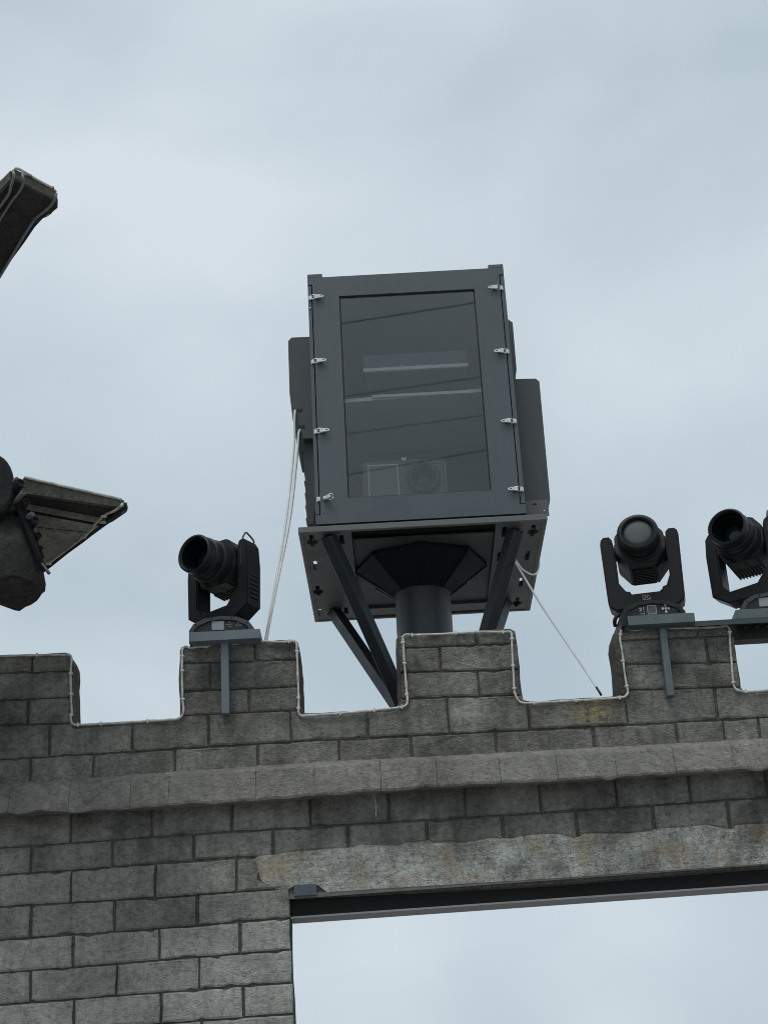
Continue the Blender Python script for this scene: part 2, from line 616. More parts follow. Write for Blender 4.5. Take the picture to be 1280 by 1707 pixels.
top_px = [(-900, 1146), (-560, 1128), (-545, 1010), (-350, 1002), (-338, 1012), (-332, 1232), (-170, 1222), (-166, 1110), (-155, 1099),
          (-90, 1096), (0, 1092), (55, 1088), (90, 1085), (108, 1084.5), (115, 1089), (119.5, 1100), (120, 1150), (121, 1202), (127, 1207),
          (165, 1205), (205, 1202.5), (250, 1199.5), (292, 1197), (298.5, 1192), (298, 1160), (296.8, 1115), (298.2, 1080), (304, 1074), (360, 1071), (420, 1067),
          (462, 1063.6), (490, 1063), (496, 1068), (499, 1090), (501.5, 1130), (503.5, 1178), (507, 1186), (530, 1186), (575, 1183), (625, 1180),
          (655, 1177.5), (663, 1172.5), (662, 1130), (659.3, 1085), (660, 1062), (666, 1056.5), (695, 1053.5), (740, 1051), (790, 1048), (830, 1045.5), (850, 1044.5),
          (859, 1049), (863, 1075), (867, 1110), (870, 1150), (873, 1164), (885, 1166.5), (930, 1163), (980, 1160), (1020, 1158), (1031, 1156.5),
          (1027, 1110), (1021, 1070), (1022.5, 1055), (1030, 1044), (1040, 1039), (1100, 1037), (1170, 1036), (1216, 1040), (1222, 1046), (1228, 1080), (1233, 1115),
          (1237, 1146), (1245, 1148.5), (1285, 1146), (1400, 1140), (1398, 1030), (1405, 1022), (1590, 1012), (1600, 1025), (1618, 1128), (1800, 1118)]
top = []
tw = wz(top_px)
for a, b in zip(tw, tw[1:]):
    top.append(a)
    dx, dz = b[0] - a[0], b[1] - a[1]
    ln = math.hypot(dx, dz)
    k = int(ln / 0.045)
    for i in range(1, k):
        f = i / k
        j = random.uniform(-0.0035, 0.0035)
        top.append((a[0] + dx * f - dz / ln * j, a[1] + dz * f + dx / ln * j))
top.append(tw[-1])
ZL0 = at(482, 1497, WY)
ZLf = lerp_line(wz([(-100, 1533), (482, 1499), (900, 1478), (1280, 1447.5), (1900, 1405)]))
XL = ZL0.x
XLb = at(488, 1707, WY).x
XR = 3.6
outer = list(top)
outer += [(tw[-1][0] + 1.2, tw[-1][1]), (tw[-1][0] + 1.2, 0.0), (XR, 0.0), (XR, ZLf(XR))]
xs = [XR + (XL - XR) * k / 24 for k in range(1, 24)]
outer += [(x, ZLf(x)) for x in xs]
jam = [(XL, ZLf(XL)), (at(482, 1540, WY).x, at(482, 1540, WY).z), (at(482.5, 1580, WY).x, at(482.5, 1580, WY).z), (at(483.5, 1620, WY).x, at(483.5, 1620, WY).z),
       (at(486.5, 1660, WY).x, at(486.5, 1660, WY).z), (at(488.5, 1707, WY).x, at(488.5, 1707, WY).z)]
outer += jam + [(XLb + 0.03, 0.0), (tw[0][0] - 1.0, 0.0), (tw[0][0] - 1.0, tw[0][1])]


def inset(poly, d):
    """shrink a closed outline by d (works for either winding)"""
    n = len(poly)
    area = sum(poly[i][0] * poly[(i + 1) % n][1] - poly[(i + 1) % n][0] * poly[i][1] for i in range(n))
    s = 1 if area > 0 else -1
    res = []
    for i in range(n):
        p0, p1, p2 = Vector(poly[i - 1]), Vector(poly[i]), Vector(poly[(i + 1) % n])
        a, b = (p1 - p0), (p2 - p1)
        a = a.normalized() if a.length > 1e-9 else Vector((1, 0))
        b = b.normalized() if b.length > 1e-9 else a
        na, nb = Vector((-a.y, a.x)) * s, Vector((-b.y, b.x)) * s
        m = na + nb
        if m.length < 0.3:
            m = na
        m.normalize()
        k = d / max(0.5, m.dot(na))
        res.append(tuple(p1 + m * k))
    return res


bm = bmesh.new()
ring0 = inset(outer, 0.026)
ringm = inset(outer, 0.009)
YF = WY + 0.011
tri = tessellate_polygon([[Vector((p[0], p[1], 0)) for p in ring0]])
rings = []
for rg, y in ((ring0, YF), (ringm, YF + 0.006), (outer, YF + 0.026), (outer, WY + WT), ):
    rings.append([bm.verts.new((p[0], y, p[1])) for p in rg])
for a, b, c in tri:
    bm.faces.new([rings[0][i] for i in (a, b, c)])
n = len(outer)
for A, B in zip(rings, rings[1:]):
    for k in range(n):
        bm.faces.new((A[k], A[(k + 1) % n], B[(k + 1) % n], B[k]))
tri = tessellate_polygon([[Vector((p[0], p[1], 0)) for p in outer]])
for a, b, c in tri:
    bm.faces.new([rings[3][i] for i in (c, b, a)])
obj('mortar', bm, M_CORE, wall)


# --- blocks: every block is a piece of its own
def block(poly, yf=WY, chamfer=0.009, depth=0.02, name='block', mat=None, wob=0.003):
    """irregular slab, rounded front arris; poly = outline in (x, z)"""
    bm = bmesh.new()
    back = [bm.verts.new((p[0], yf + depth, p[1])) for p in poly]
    mid = [bm.verts.new((p[0], yf + chamfer * 0.55, p[1])) for p in inset(poly, 0.001)]
    front = [bm.verts.new((p[0], yf + random.uniform(-wob, wob), p[1])) for p in inset(poly, chamfer)]
    n = len(poly)
    for A, B in ((back, mid), (mid, front)):
        for k in range(n):
            bm.faces.new((A[k], A[(k + 1) % n], B[(k + 1) % n], B[k]))
    c = Vector((0, 0, 0))
    bm.faces.new(front)
    bmesh.ops.recalc_face_normals(bm, faces=bm.faces)
    return obj(name, bm, mat or M_BLOCK, wall, recalc=False)


def edge_pts(x0, x1, zf, step, off, jit, brk=()):
    k = max(2, int(abs(x1 - x0) / step))
    lo_, hi_ = min(x0, x1), max(x0, x1)
    b = [q for q in brk if lo_ + 0.012 < q < hi_ - 0.012]
    xs = [x0 + (x1 - x0) * i / k + (random.uniform(-0.3, 0.3) * step if 0 < i < k else 0) for i in range(k + 1)]
    xs = [q for i, q in enumerate(xs) if i in (0, k) or all(abs(q - r) > 0.02 for r in b)] + b
    xs.sort(reverse=x1 < x0)
    sg = -1 if off < 0 else 1
    return [(q, zf(q) + off + random.uniform(-jit, jit) + (sg * random.uniform(0.004, 0.010) if random.random() < 0.07 else 0)) for q in xs]


def row(top_line, bot_line, joints, name='block', gt=0.0042, gb=0.0042, gj=0.0062, jit=0.0022, yf=WY, ends=(None, None), faint=(), mat=None):
    """a course of blocks between two joint lines; joints = pixel x of the upright joints, measured half way up"""
    tp, bp = lerp_line(top_line), lerp_line(bot_line)
    tz, bz = lerp_line(wz(top_line)), lerp_line(wz(bot_line))
    tb = [q[0] for q in wz(top_line)] if len(top_line) > 9 else ()
    xs = []
    for j in joints:
        my = (tp(j) + bp(j)) / 2
        xs.append(at(j, my, WY).x)
    for i, (a, b) in enumerate(zip(xs, xs[1:])):
        ga = gj * random.uniform(0.75, 1.25) if joints[i] not in faint else 0.003
        gb_ = gj * random.uniform(0.75, 1.25) if joints[i + 1] not in faint else 0.003
        if i == 0 and ends[0]:
            ga = 0.0
        if i == len(xs) - 2 and ends[1]:
            gb_ = 0.0
        x0, x1 = a + ga, b - gb_
        lean0, lean1 = random.uniform(-0.004, 0.004), random.uniform(-0.004, 0.004)
        t = edge_pts(x0 + lean0, x1 + lean1, tz, 0.036, -gt * random.uniform(0.6, 1.2), jit, tb)
        u = edge_pts(x1, x0, bz, 0.036, gb * random.uniform(0.6, 1.2), jit)
        zt, zb = t[-1][1], u[0][1]
        rm = [(x1 + lean1 * 0.5 + random.uniform(-0.003, 0.003), (zt + zb) / 2)]
        zt, zb = t[0][1], u[-1][1]
        lm = [(x0 + lean0 * 0.5 + random.uniform(-0.003, 0.003), (zt + zb) / 2)]
        block(t + rm + u + lm, yf + random.uniform(-0.0025, 0.0025), name=name, mat=mat)


CT = [(-300, 1330), (0, 1313.7), (250, 1296), (500, 1278.5), (700, 1268.5), (900, 1258), (1280, 1237.7), (1600, 1220)]      # cornice top edge
CB = [(-300, 1375), (0, 1358), (115, 1352), (250, 1346), (500, 1329), (700, 1313), (900, 1303), (1100, 1291), (1280, 1280), (1600, 1262)]     # its lower edge
K1 = [(-300, 1283), (0, 1267), (500, 1236.5), (900, 1216), (1280, 1196), (1600, 1180)]
K0 = [(-300, 1238), (-172, 1229), (-166, 1219), (0, 1210), (118, 1206), (123, 1213.5), (296, 1203.5), (302, 1192.5), (498, 1184), (505, 1194.5), (660, 1184), (668, 1165.5), (869, 1158.5), (876, 1174), (1030, 1165), (1042, 1150.5), (1236, 1145), (1242, 1155.5), (1500, 1141)]
J1 = [(-300, 1433), (0, 1415), (252, 1396), (451, 1382.5), (900, 1355.8), (1280, 1329.6), (1600, 1307)]
J2 = [(-300, 1480), (0, 1459.7), (406, 1430), (455, 1428)]
J3 = [(-300, 1536), (0, 1513), (290, 1495), (455, 1483), (490, 1479)]
J4 = [(-300, 1592), (0, 1568), (300, 1546), (490, 1530.5)]
J5 = [(-300, 1648), (0, 1623), (300, 1599), (490, 1583)]
J6 = [(-300, 1701), (0, 1676), (300, 1653), (490, 1638)]
J7 = [(-300, 1753), (0, 1727), (300, 1705), (490, 1691)]
J8 = [(-300, 1806), (0, 1780), (490, 1742)]

# merlon courses
row([(-170, 1106), (0, 1096), (118, 1091)], [(-170, 1133), (0, 1123), (118, 1119)], [-163, -60, 53.5, 119], gt=0.0, mat=M_BLOCKW)
row([(-170, 1133), (0, 1123), (118, 1119)], [(-170, 1179), (0, 1168), (118, 1163)], [-163, -20, 119], mat=M_BLOCKW)
row([(-170, 1179), (0, 1168), (118, 1163)], [(-170, 1219), (0, 1210), (118, 1206)], [-163, -85, 46, 119], mat=M_BLOCKW)
row([(300, 1078), (498, 1068)], [(300, 1106), (498, 1099.7)], [300, 424.5, 497.5], gt=0.0, mat=M_BLOCKW)
row([(300, 1106), (498, 1099.7)], [(300, 1153), (498, 1144.5)], [299, 350, 499], faint=(350,), mat=M_BLOCKW)
row([(300, 1153), (498, 1144.5)], [(300, 1195), (502, 1184)], [300, 415, 501.5], mat=M_BLOCKW)
row([(662, 1060), (860, 1051)], [(662, 1081), (860, 1073)], [665, 794, 860], gt=0.0, mat=M_BLOCKW)
row([(662, 1081), (862, 1072)], [(662, 1122), (866, 1116)], [664, 734, 864], mat=M_BLOCKW)
row([(662, 1122), (866, 1116)], [(664, 1165.5), (870, 1158.5)], [666.5, 798, 868], mat=M_BLOCKW)
row([(1030, 1047), (1222, 1042)], [(1027, 1067.5), (1224, 1060)], [1032, 1163, 1222], gt=0.0, faint=(1163,), mat=M_BLOCKW)
row([(1027, 1067.5), (1224, 1060)], [(1040, 1108), (1230, 1103.6)], [1034, 1178, 1226.5], mat=M_BLOCKW)
row([(1040, 1108), (1230, 1103.6)], [(1046, 1150), (1236, 1145)], [1040, 1232.5], mat=M_BLOCKW)
# parapet courses
row(K0, K1, [-240, -60, 83, 220, 348, 485.5, 613, 747.5, 881, 1044, 1193.7, 1330, 1480], mat=M_BLOCKW)
row(K1, CT, [-300, -170, 50, 155, 292, 430, 565, 685.6, 827, 989.5, 1129, 1207, 1265, 1400, 1530], gb=-0.01, faint=(1207,), mat=M_BLOCKW)
# under the cornice: dark blocks carry grime plus painted cornice shade, fading downwards
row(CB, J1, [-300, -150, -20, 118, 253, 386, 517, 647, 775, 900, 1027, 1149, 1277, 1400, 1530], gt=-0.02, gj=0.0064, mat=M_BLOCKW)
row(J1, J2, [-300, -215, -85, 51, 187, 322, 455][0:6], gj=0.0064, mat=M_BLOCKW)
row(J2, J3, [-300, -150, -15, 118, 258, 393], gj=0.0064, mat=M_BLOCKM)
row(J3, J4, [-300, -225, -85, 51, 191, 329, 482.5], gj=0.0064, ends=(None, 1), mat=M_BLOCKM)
row(J4, J5, [-300, -155, -18, 122, 265, 400, 483], gj=0.0064, ends=(None, 1))
row(J5, J6, [-300, -222, -85, 51, 193.5, 332, 484.5], gj=0.0064, ends=(None, 1))
row(J6, J7, [-300, -155, -18, 123, 268, 406, 487], gj=0.0064, ends=(None, 1))
row(J7, J8, [-300, -222, -85, 52, 195, 335, 488], gj=0.0064, ends=(None, 1))

# course whose lower edge is broken along the bare concrete lintel
JAG = [(322, 1436), (406, 1430), (427, 1431), (432, 1428), (445, 1426.5), (456, 1427), (475, 1423.5), (500, 1419), (525, 1417.5), (533, 1418.5), (555, 1416), (580, 1415), (592, 1413), (600, 1410), (617, 1409.5),
       (640, 1411), (664, 1411.5), (676, 1406), (700, 1405), (714, 1402.5), (722, 1404.5), (752, 1404), (776, 1405.5), (800, 1400), (813, 1396.5), (830, 1398.5), (850, 1399.5), (870, 1396), (885, 1393.5), (900, 1392), (922, 1392),
       (940, 1393), (955, 1397), (964, 1397.5), (972, 1391.5), (990, 1390), (1015, 1390.5), (1050, 1390), (1075, 1387.5), (1096, 1383), (1120, 1381), (1140, 1381), (1166, 1377.5), (1180, 1376.5), (1196, 1381), (1222, 1384), (1226, 1376), (1245, 1375), (1280, 1374), (1340, 1369), (1420, 1366), (1520, 1358)]
jx = [322, 455, 580, 712.5, 839.5, 964, 1093.5, 1220, 1350, 1480]
tz = lerp_line(wz(J1))
jz = lerp_line(wz(JAG))
jw = wz(JAG)
for a, b in zip(jx, jx[1:]):
    x0, x1 = at(a, 1400, WY).x + 0.009, at(b, 1400, WY).x - 0.009
    t = edge_pts(x0, x1, tz, 0.07, -0.006, 0.0028)
    u = [(x1, jz(x1))] + [(p[0], p[1] + random.uniform(-0.004, 0.004)) for p in reversed(jw) if x0 + 0.01 < p[0] < x1 - 0.01] + [(x0, jz(x0))]
    if a == 322:
        u = [(x1, jz(x1)), (at(432, 1428, WY).x, jz(at(432, 1428, WY).x)), (at(406, 1432, WY).x, at(406, 1427, WY).z), (x0, at(325, 1433, WY).z)]
    block(t + u, WY + random.uniform(-0.002, 0.002), mat=M_BLOCKW)  # dark colour holds grime and painted cornice shade
# the block that runs into the lintel end
p = [(396, 1433.5), (424, 1433.5), (431, 1452), (424, 1468), (450, 1479), (481, 1477), (481, 1482), (456, 1485), (430, 1487), (396, 1489)]
p = [(396, 1433.5), (410, 1432), (424, 1432), (432, 1448), (428, 1466), (447, 1477), (472, 1476), (470, 1481), (456, 1481.5), (430, 1483.5), (396, 1486)]
block(wz(p), WY, mat=M_BLOCKM)

# bare concrete lintel, a little behind the blocks
lp = [(424, 1432)] + [(x, y - 1.5) for x, y in JAG if x > 430] + [(1560, 1354), (1560, 1420), (1280, 1440), (900, 1466), (640, 1481.5), (545, 1488), (530, 1476), (492, 1476), (482, 1482), (460, 1482), (436, 1470)]
lw = wz(lp)
bm = bmesh.new()
prism(bm, lw, [], XZ(), WY + 0.004, WY + 0.03)
obj('concrete_lintel', bm, M_LINT, wall)

# cornice stones
cj = [-300, -130, 15, 115, 217, 281, 426, 524, 634.6, 728.6, 834, 929, 1027, 1125, 1224, 1330, 1460]
ctz = lerp_line([(p.x, p.z) for p in (at(x, y, WY - 0.066) for x, y in CT)])
cbz = lerp_line([(p.x, p.z) for p in (at(x, y, WY - 0.112) for x, y in CB)])
JC = {}


def cjit(x):
    k = round(x, 3)
    if k not in JC:
        JC[k] = (random.uniform(-0.005, 0.005) - (0.012 if random.random() < 0.05 else 0) + (0.012 if random.random() < 0.06 else 0), random.uniform(-0.0025, 0.0025))
    return JC[k]



def cornice(x0, x1):
    bm = bmesh.new()
    k = max(3, int((x1 - x0) / 0.05))
    P = []
    for i in range(k + 1):
        x = x0 + (x1 - x0) * i / k
        zt, zb = ctz(x), cbz(x)
        j, j2 = cjit(x)
        ax = 0.0012 if i == 0 else (-0.0012 if i == k else 0)
        e = 0.0035 if i in (0, k) else 0.0
        P.append([bm.verts.new(q) for q in ((x, WY + 0.015, zt + 0.045), (x + ax, WY - 0.052 + e, zt + 0.004 + j2), (x + ax, WY - 0.064 + e, zt - 0.008 + j2), (x + ax, WY - 0.112 + e, zb + 0.012 + j),
                                            (x + ax, WY - 0.108 + e, zb + j), (x + ax, WY - 0.06, zb + 0.003 + j * 0.5), (x, WY + 0.015, zb + 0.012))])
    for A, B in zip(P, P[1:]):
        for q in range(7):
            q2 = (q + 1) % 7
            bm.faces.new((A[q], A[q2], B[q2], B[q]))
    bm.faces.new(P[0])
    bm.faces.new(P[-1])
    obj('cornice_stone', bm, M_CORN, wall)


cx = [at(j, 1336 - 0.055 * j, WY - 0.09).x for j in cj]
for a, b in zip(cx, cx[1:]):
    cornice(a, b)

# steel beam that carries the lintel
bm = boxm((-1.3, WY + WT + 0.002, 3.30), (1.7, WY + WT + 1.45, 3.42), 0.01)
obj('rear_ledge', bm, M_CORE, wall)
SB = thing('steel_beam', 'dark steel beam spanning the gate opening under the bare concrete lintel', 'beam', at(482, 1515, WY))
f1, f2 = lerp_line(wz([(482, 1499), (900, 1478.5), (1280, 1447.5)])), lerp_line(wz([(482, 1526), (900, 1497.5), (1280, 1470.5)]))
x0, x1 = XL + 0.002, XR
bm = bmesh.new()
prism(bm, [(x0, f1(x0) - 0.002), (x1, f1(x1) - 0.002), (x1, f2(x1) - 0.004), (x0, f2(x0) - 0.004)], [], XZ(), WY + 0.035, WY + 0.05)
obj('web', bm, M_BEAM, SB)
bm = bmesh.new()
prism(bm, [(x0, f2(x0) - 0.005), (x1, f2(x1) - 0.005), (x1, f2(x1) - 0.014), (x0, f2(x0) - 0.014)], [], XZ(), WY + 0.028, WY + WT - 0.02)
obj('bottom_flange', bm, M_FLANGE, SB)
# top flange as a pale strip under the concrete
g1 = lerp_line(wz([(482, 1491), (545, 1488.5), (900, 1466.5), (1280, 1440)]))
bm = bmesh.new()
prism(bm, [(x0, g1(x0)), (x1, g1(x1)), (x1, f1(x1)), (x0, f1(x0))], [], XZ(), WY + 0.006, WY + 0.012)
obj('top_flange', bm, paint('beam_top', (0.13, 0.12, 0.118), rough=0.7, dirt=0.6, scale=14), SB)
a, b = at(490, 1476, WY), at(528, 1493, WY)
bm = boxm((a.x, WY - 0.006, b.z), (b.x, WY + 0.03, a.z), 0.002)
obj('end_plate', bm, paint('end_plate_paint', (0.065, 0.085, 0.10), rough=0.5, dirt=0.3), SB)

# hanging thread under the cornice
bm = bmesh.new()
tube(bm, smooth_path([at(621, 1322, WY - 0.02), at(625, 1335, WY - 0.03), at(627, 1350, WY - 0.03), at(626, 1362, WY - 0.02)]), 0.0013, 5)
tag(obj('loose_wire', bm, M_CABLE), 'thin pale loose wire hanging below the cornice', 'wire')

# ------------------------------------------------------------------ LED tube along the battlements
led_px = [(-330, 1236), (-240, 1232), (-178, 1227), (-171, 1220), (-169, 1120), (-166, 1104), (-150, 1101), (-60, 1098), (0, 1094.5), (60, 1092), (95, 1091.5), (108, 1092.5), (113, 1091.2), (117.5, 1093.5), (119.3, 1100), (118, 1120), (118.6, 1160), (119.3, 1188), (117.6, 1196), (119, 1205), (124, 1208.3),
          (135, 1208.7), (200, 1205), (255, 1202), (288, 1199.5), (298, 1197.2), (304, 1191), (305.5, 1180), (304.8, 1166), (304, 1130), (303.6, 1095), (304, 1083), (307, 1078.5), (313, 1079), (318, 1080.5), (330, 1078.5), (345, 1078), (355, 1074), (364, 1070.8), (375, 1069.8), (382, 1072), (390, 1074.5),
          (405, 1072), (440, 1069.8), (470, 1070), (482, 1069.3), (490, 1069.2), (494.4, 1073), (495.2, 1085), (496, 1120), (497.3, 1160), (497.5, 1180), (498, 1188), (502, 1192.8), (512, 1193.6), (540, 1191.5), (590, 1187.5), (640, 1183.3), (668, 1179.5), (676.5, 1176), (679, 1170), (678.5, 1158),
          (676, 1130), (673.5, 1095), (671.5, 1071), (671.5, 1062), (675, 1058.4), (683, 1058.2), (688, 1059), (740, 1056.5), (800, 1053.8), (838, 1053.8), (847, 1052.4), (852, 1055), (853.3, 1064), (854, 1090), (856, 1130), (856.5, 1147), (858.5, 1158), (864, 1168), (871, 1172.3), (885, 1172.8),
          (940, 1169), (1000, 1165.2), (1033, 1163.5), (1041, 1161.5), (1046, 1157), (1046.3, 1150), (1044.6, 1143), (1041, 1120), (1037, 1085), (1033.8, 1068), (1034.5, 1057), (1036.2, 1049), (1042, 1048.3), (1049, 1050), (1062, 1050), (1078, 1047.5), (1088, 1044.3), (1098, 1043), (1106, 1045), (1118, 1047),
          (1150, 1046.5), (1190, 1045.6), (1203, 1044), (1211, 1043.3), (1215, 1048), (1216, 1056), (1217.5, 1080), (1219.5, 1105), (1221.8, 1132), (1223, 1142), (1227.5, 1149.5), (1234, 1152.5), (1244, 1153), (1280, 1151), (1390, 1145)]
led = thing('led_light_tube', 'off white LED tube light clipped along the edge of the battlements', 'light strip', at(400, 1200, WY - 0.01))
bm = bmesh.new()
lpts = []
for x, y in led_px:
    lpts.append(at(x + random.uniform(-0.5, 0.5), y + random.uniform(-0.6, 0.6), WY - 0.011 + random.uniform(-0.001, 0.001)))
path = smooth_path(lpts, 4)
tube(bm, path, [0.0062 + random.uniform(-0.0009, 0.0009) for _ in path], 8)
obj('tube', bm, M_LED, led, smooth=True)
proto = None
for (x, y, v) in [(118, 1123, 1), (118.6, 1157, 1), (118.7, 1192, 1), (130, 1208.5, 0), (62, 1092, 0), (168, 1206.8, 0), (246, 1202.6, 0), (303.7, 1094, 1), (304, 1118, 1), (305, 1166, 1), (343, 1078, 0), (482, 1069.5, 0), (495, 1086, 1), (497, 1163.5, 1), (497.3, 1181, 1),
                  (567, 1189.5, 0), (624, 1184.8, 0), (670, 1179, 0), (671.3, 1071.5, 1), (674, 1106, 1), (677.5, 1158, 1), (687, 1059, 0), (760, 1055.6, 0), (838, 1054, 0), (853.2, 1065, 1), (854.8, 1110, 1), (857, 1148, 1), (890, 1172.5, 0), (960, 1168, 0), (1033, 1163.5, 0),
                  (1034, 1058, 1), (1038, 1102, 1), (1044.3, 1144, 1), (1090, 1044, 0), (1162, 1046.3, 0), (1215.8, 1054, 1), (1222, 1138, 1), (1243, 1153, 0)]:
    p = at(x, y, WY - 0.011)
    if proto is None:
        bm = bmesh.new()
        box(bm, (-0.0108, -0.0085, -0.0045), (0.0108, 0.012, 0.0045), 0.002)
        proto = obj('clip', bm, M_LED, led, world=False)
        c = proto
    else:
        c = proto.copy()
        link(c, led)
    c.location = p - root_of(led)
    c.rotation_euler = (0, math.radians(random.uniform(-8, 8) + (0 if v else 90)), 0)


# ------------------------------------------------------------------ brackets
def tray(px0, py0, px1, py1, Y, depth, parent, mat, name='tray'):
    """shallow folded steel tray; front lip spans the given pixels at depth Y"""
    a, b = at(px0, py0, Y), at(px1, py1, Y)
    z0, z1 = b.z, b.z + 0.052
    x0, x1 = a.x, b.x
    bm = bmesh.new()
    box(bm, (x0, Y, z0), (x1, Y + 0.006, z1), 0.0015)
    box(bm, (x0 + 0.001, Y + 0.0062, z0), (x1 - 0.001, Y + depth, z0 + 0.005))
    for s in (0, 1):
        xa = x0 if s == 0 else x1 - 0.006
        vs = [bm.verts.new(q) for q in ((xa, Y + 0.0062, z0 + 0.0052), (xa, Y + depth, z0 + 0.0052), (xa, Y + depth, z0 + 0.02), (xa, Y + 0.0062, z1 - 0.002))]
        ws = [bm.verts.new((v.co.x + 0.006, v.co.y, v.co.z)) for v in vs]
        bm.faces.new(vs)
        bm.faces.new(ws[::-1])
        for k in range(4):
            bm.faces.new((vs[k], vs[(k + 1) % 4], ws[(k + 1) % 4], ws[k]))
    obj(name, bm, mat, parent)
    return z0 + 0.006, (x0 + x1) / 2


BR1 = thing('light_bracket', 'blue grey steel tray bracket on the left merlon holding one black stage light', 'bracket', at(374, 1070, WY))
Z1, X1 = tray(316, 1047, 433.5, 1063.5, WY - 0.10, 0.36, BR1, M_STEEL)


def post(pts, Y0, Y1, parent, mat, name='post'):
    bm = bmesh.new()
    A = [bm.verts.new(at(x, y, Y0)) for x, y in pts]
    B = [bm.verts.new((v.co.x, Y1, v.co.z)) for v in A]
    n = len(A)
    bm.faces.new(A)
    bm.faces.new(B[::-1])
    for k in range(n):
        bm.faces.new((A[k], A[(k + 1) % n], B[(k + 1) % n], B[k]))
    bmesh.ops.recalc_face_normals(bm, faces=bm.faces)
    bmesh.ops.bevel(bm, geom=[e for e in bm.edges], offset=0.0022, segments=1, affect='EDGES')
    return obj(name, bm, mat, parent)


post([(367.5, 1066), (380.5, 1065.5), (382, 1189), (369, 1189.5)], WY - 0.055, WY - 0.008, BR1, M_STEEL)

BR2 = thing('light_bracket', 'grey green steel rail bracket on the right merlon holding two black stage lights', 'bracket', at(1100, 1040, WY))
Z2, X2 = tray(1045, 1021, 1159, 1036.5, WY - 0.10, 0.36, BR2, M_STEELG)
post([(1098.5, 1044), (1110, 1043.5), (1124.5, 1159), (1112, 1160)], WY - 0.055, WY - 0.008, BR2, M_STEELG)
fr0, fr1 = lerp_line(wz([(1030, 1044), (1280, 1031)])), lerp_line(wz([(1030, 1051.5), (1280, 1038.5)]))
bm = bmesh.new()
xa, xb = at(1150, 1040, WY - 0.06).x, at(1480, 1030, WY - 0.06).x
q0, q1 = at(1040, 1044.5, WY - 0.06), at(1280, 1030.5, WY - 0.06)
sl = (q1.z - q0.z) / (q1.x - q0.x)
zr = lambda x: q0.z + sl * (x - q0.x)
xa = at(1041, 1044, WY - 0.06).x
prism(bm, [(xa, zr(xa) - 0.021), (xb, zr(xb) - 0.026), (xb, zr(xb)), (xa, zr(xa))], [], XZ(), WY - 0.060, WY - 0.054)
prism(bm, [(xa, zr(xa) + 0.0005), (xb, zr(xb) + 0.0005), (xb, zr(xb) + 0.006), (xa, zr(xa) + 0.006)], [], XZ(), WY - 0.060, WY + 0.03)
prism(bm, [(xa, zr(xa) + 0.0065), (xb, zr(xb) + 0.0065), (xb, zr(xb) + 0.030), (xa, zr(xa) + 0.022)], [], XZ(), WY + 0.0, WY + 0.02)
obj('rail', bm, paint('rail_green', (0.036, 0.052, 0.055), rough=0.5, dirt=0.3), BR2)
Z3, X3 = tray(1224.5, 1009, 1345, 1025.5, WY - 0.02, 0.34, BR2, M_STEELG)

# dark box under the rail in the right hand notch
a, b = at(1218, 1041, WY + 0.06), at(1420, 1056, WY + 0.06)
PB = thing('equipment_box', 'long black metal box slung under the rail at the right hand notch', 'box', a)
bm = boxm((a.x, WY + 0.06, b.z), (b.x, WY + 0.16, a.z + 0.012), 0.004)
obj('body', bm, M_BLACK2, PB)
for k in range(9):
    bm = bmesh.new()
    q = at(1240 + k * 18, 1046 - k * 1.1, WY + 0.055)
    box(bm, (q.x, WY + 0.052, q.z - 0.006), (q.x + 0.024, WY + 0.0595, q.z + 0.006), 0.002)
    obj('connector', bm, M_BASEG, PB)
bm = bmesh.new()
tube(bm, smooth_path([at(1222, 1069, WY + 0.12), at(1231, 1069.5, WY + 0.1), at(1241, 1066.5, WY + 0.09), at(1247.5, 1061.5, WY + 0.1), at(1250, 1057, WY + 0.11)]), 0.0036, 6)
tube(bm, smooth_path([at(1226, 1069, WY + 0.14), at(1233, 1066.5, WY + 0.12), at(1239, 1063.5, WY + 0.11), at(1242, 1059, WY + 0.12)]), 0.0032, 6)
tag(obj('hanging_cable', bm, M_CABB, smooth=True), 'black cable loop hanging below the equipment box', 'cable')
bm = bmesh.new()
tube(bm, smooth_path([at(1025, 1043, WY + 0.1), at(1024.5, 1036, WY + 0.06), at(1027, 1029, WY + 0.05), at(1033, 1023, WY + 0.06), at(1040, 1018, WY + 0.1), at(1050, 1014, WY + 0.12)]), 0.011, 8)
tag(obj('power_cable', bm, M_BLACK2, smooth=True), 'thick dark power cable curling down from the stage light with the wide lens', 'cable')


# ------------------------------------------------------------------ stage lights
def disc_bm(c, n_, r, seg, M):
    bm = bmesh.new()
    vs = [bm.verts.new(M @ Vector((c[0] + r * math.cos(2 * math.pi * k / seg), c[1], c[2] + r * math.sin(2 * math.pi * k / seg)))) for k in range(seg)]
    bm.faces.new(vs)
    return bm


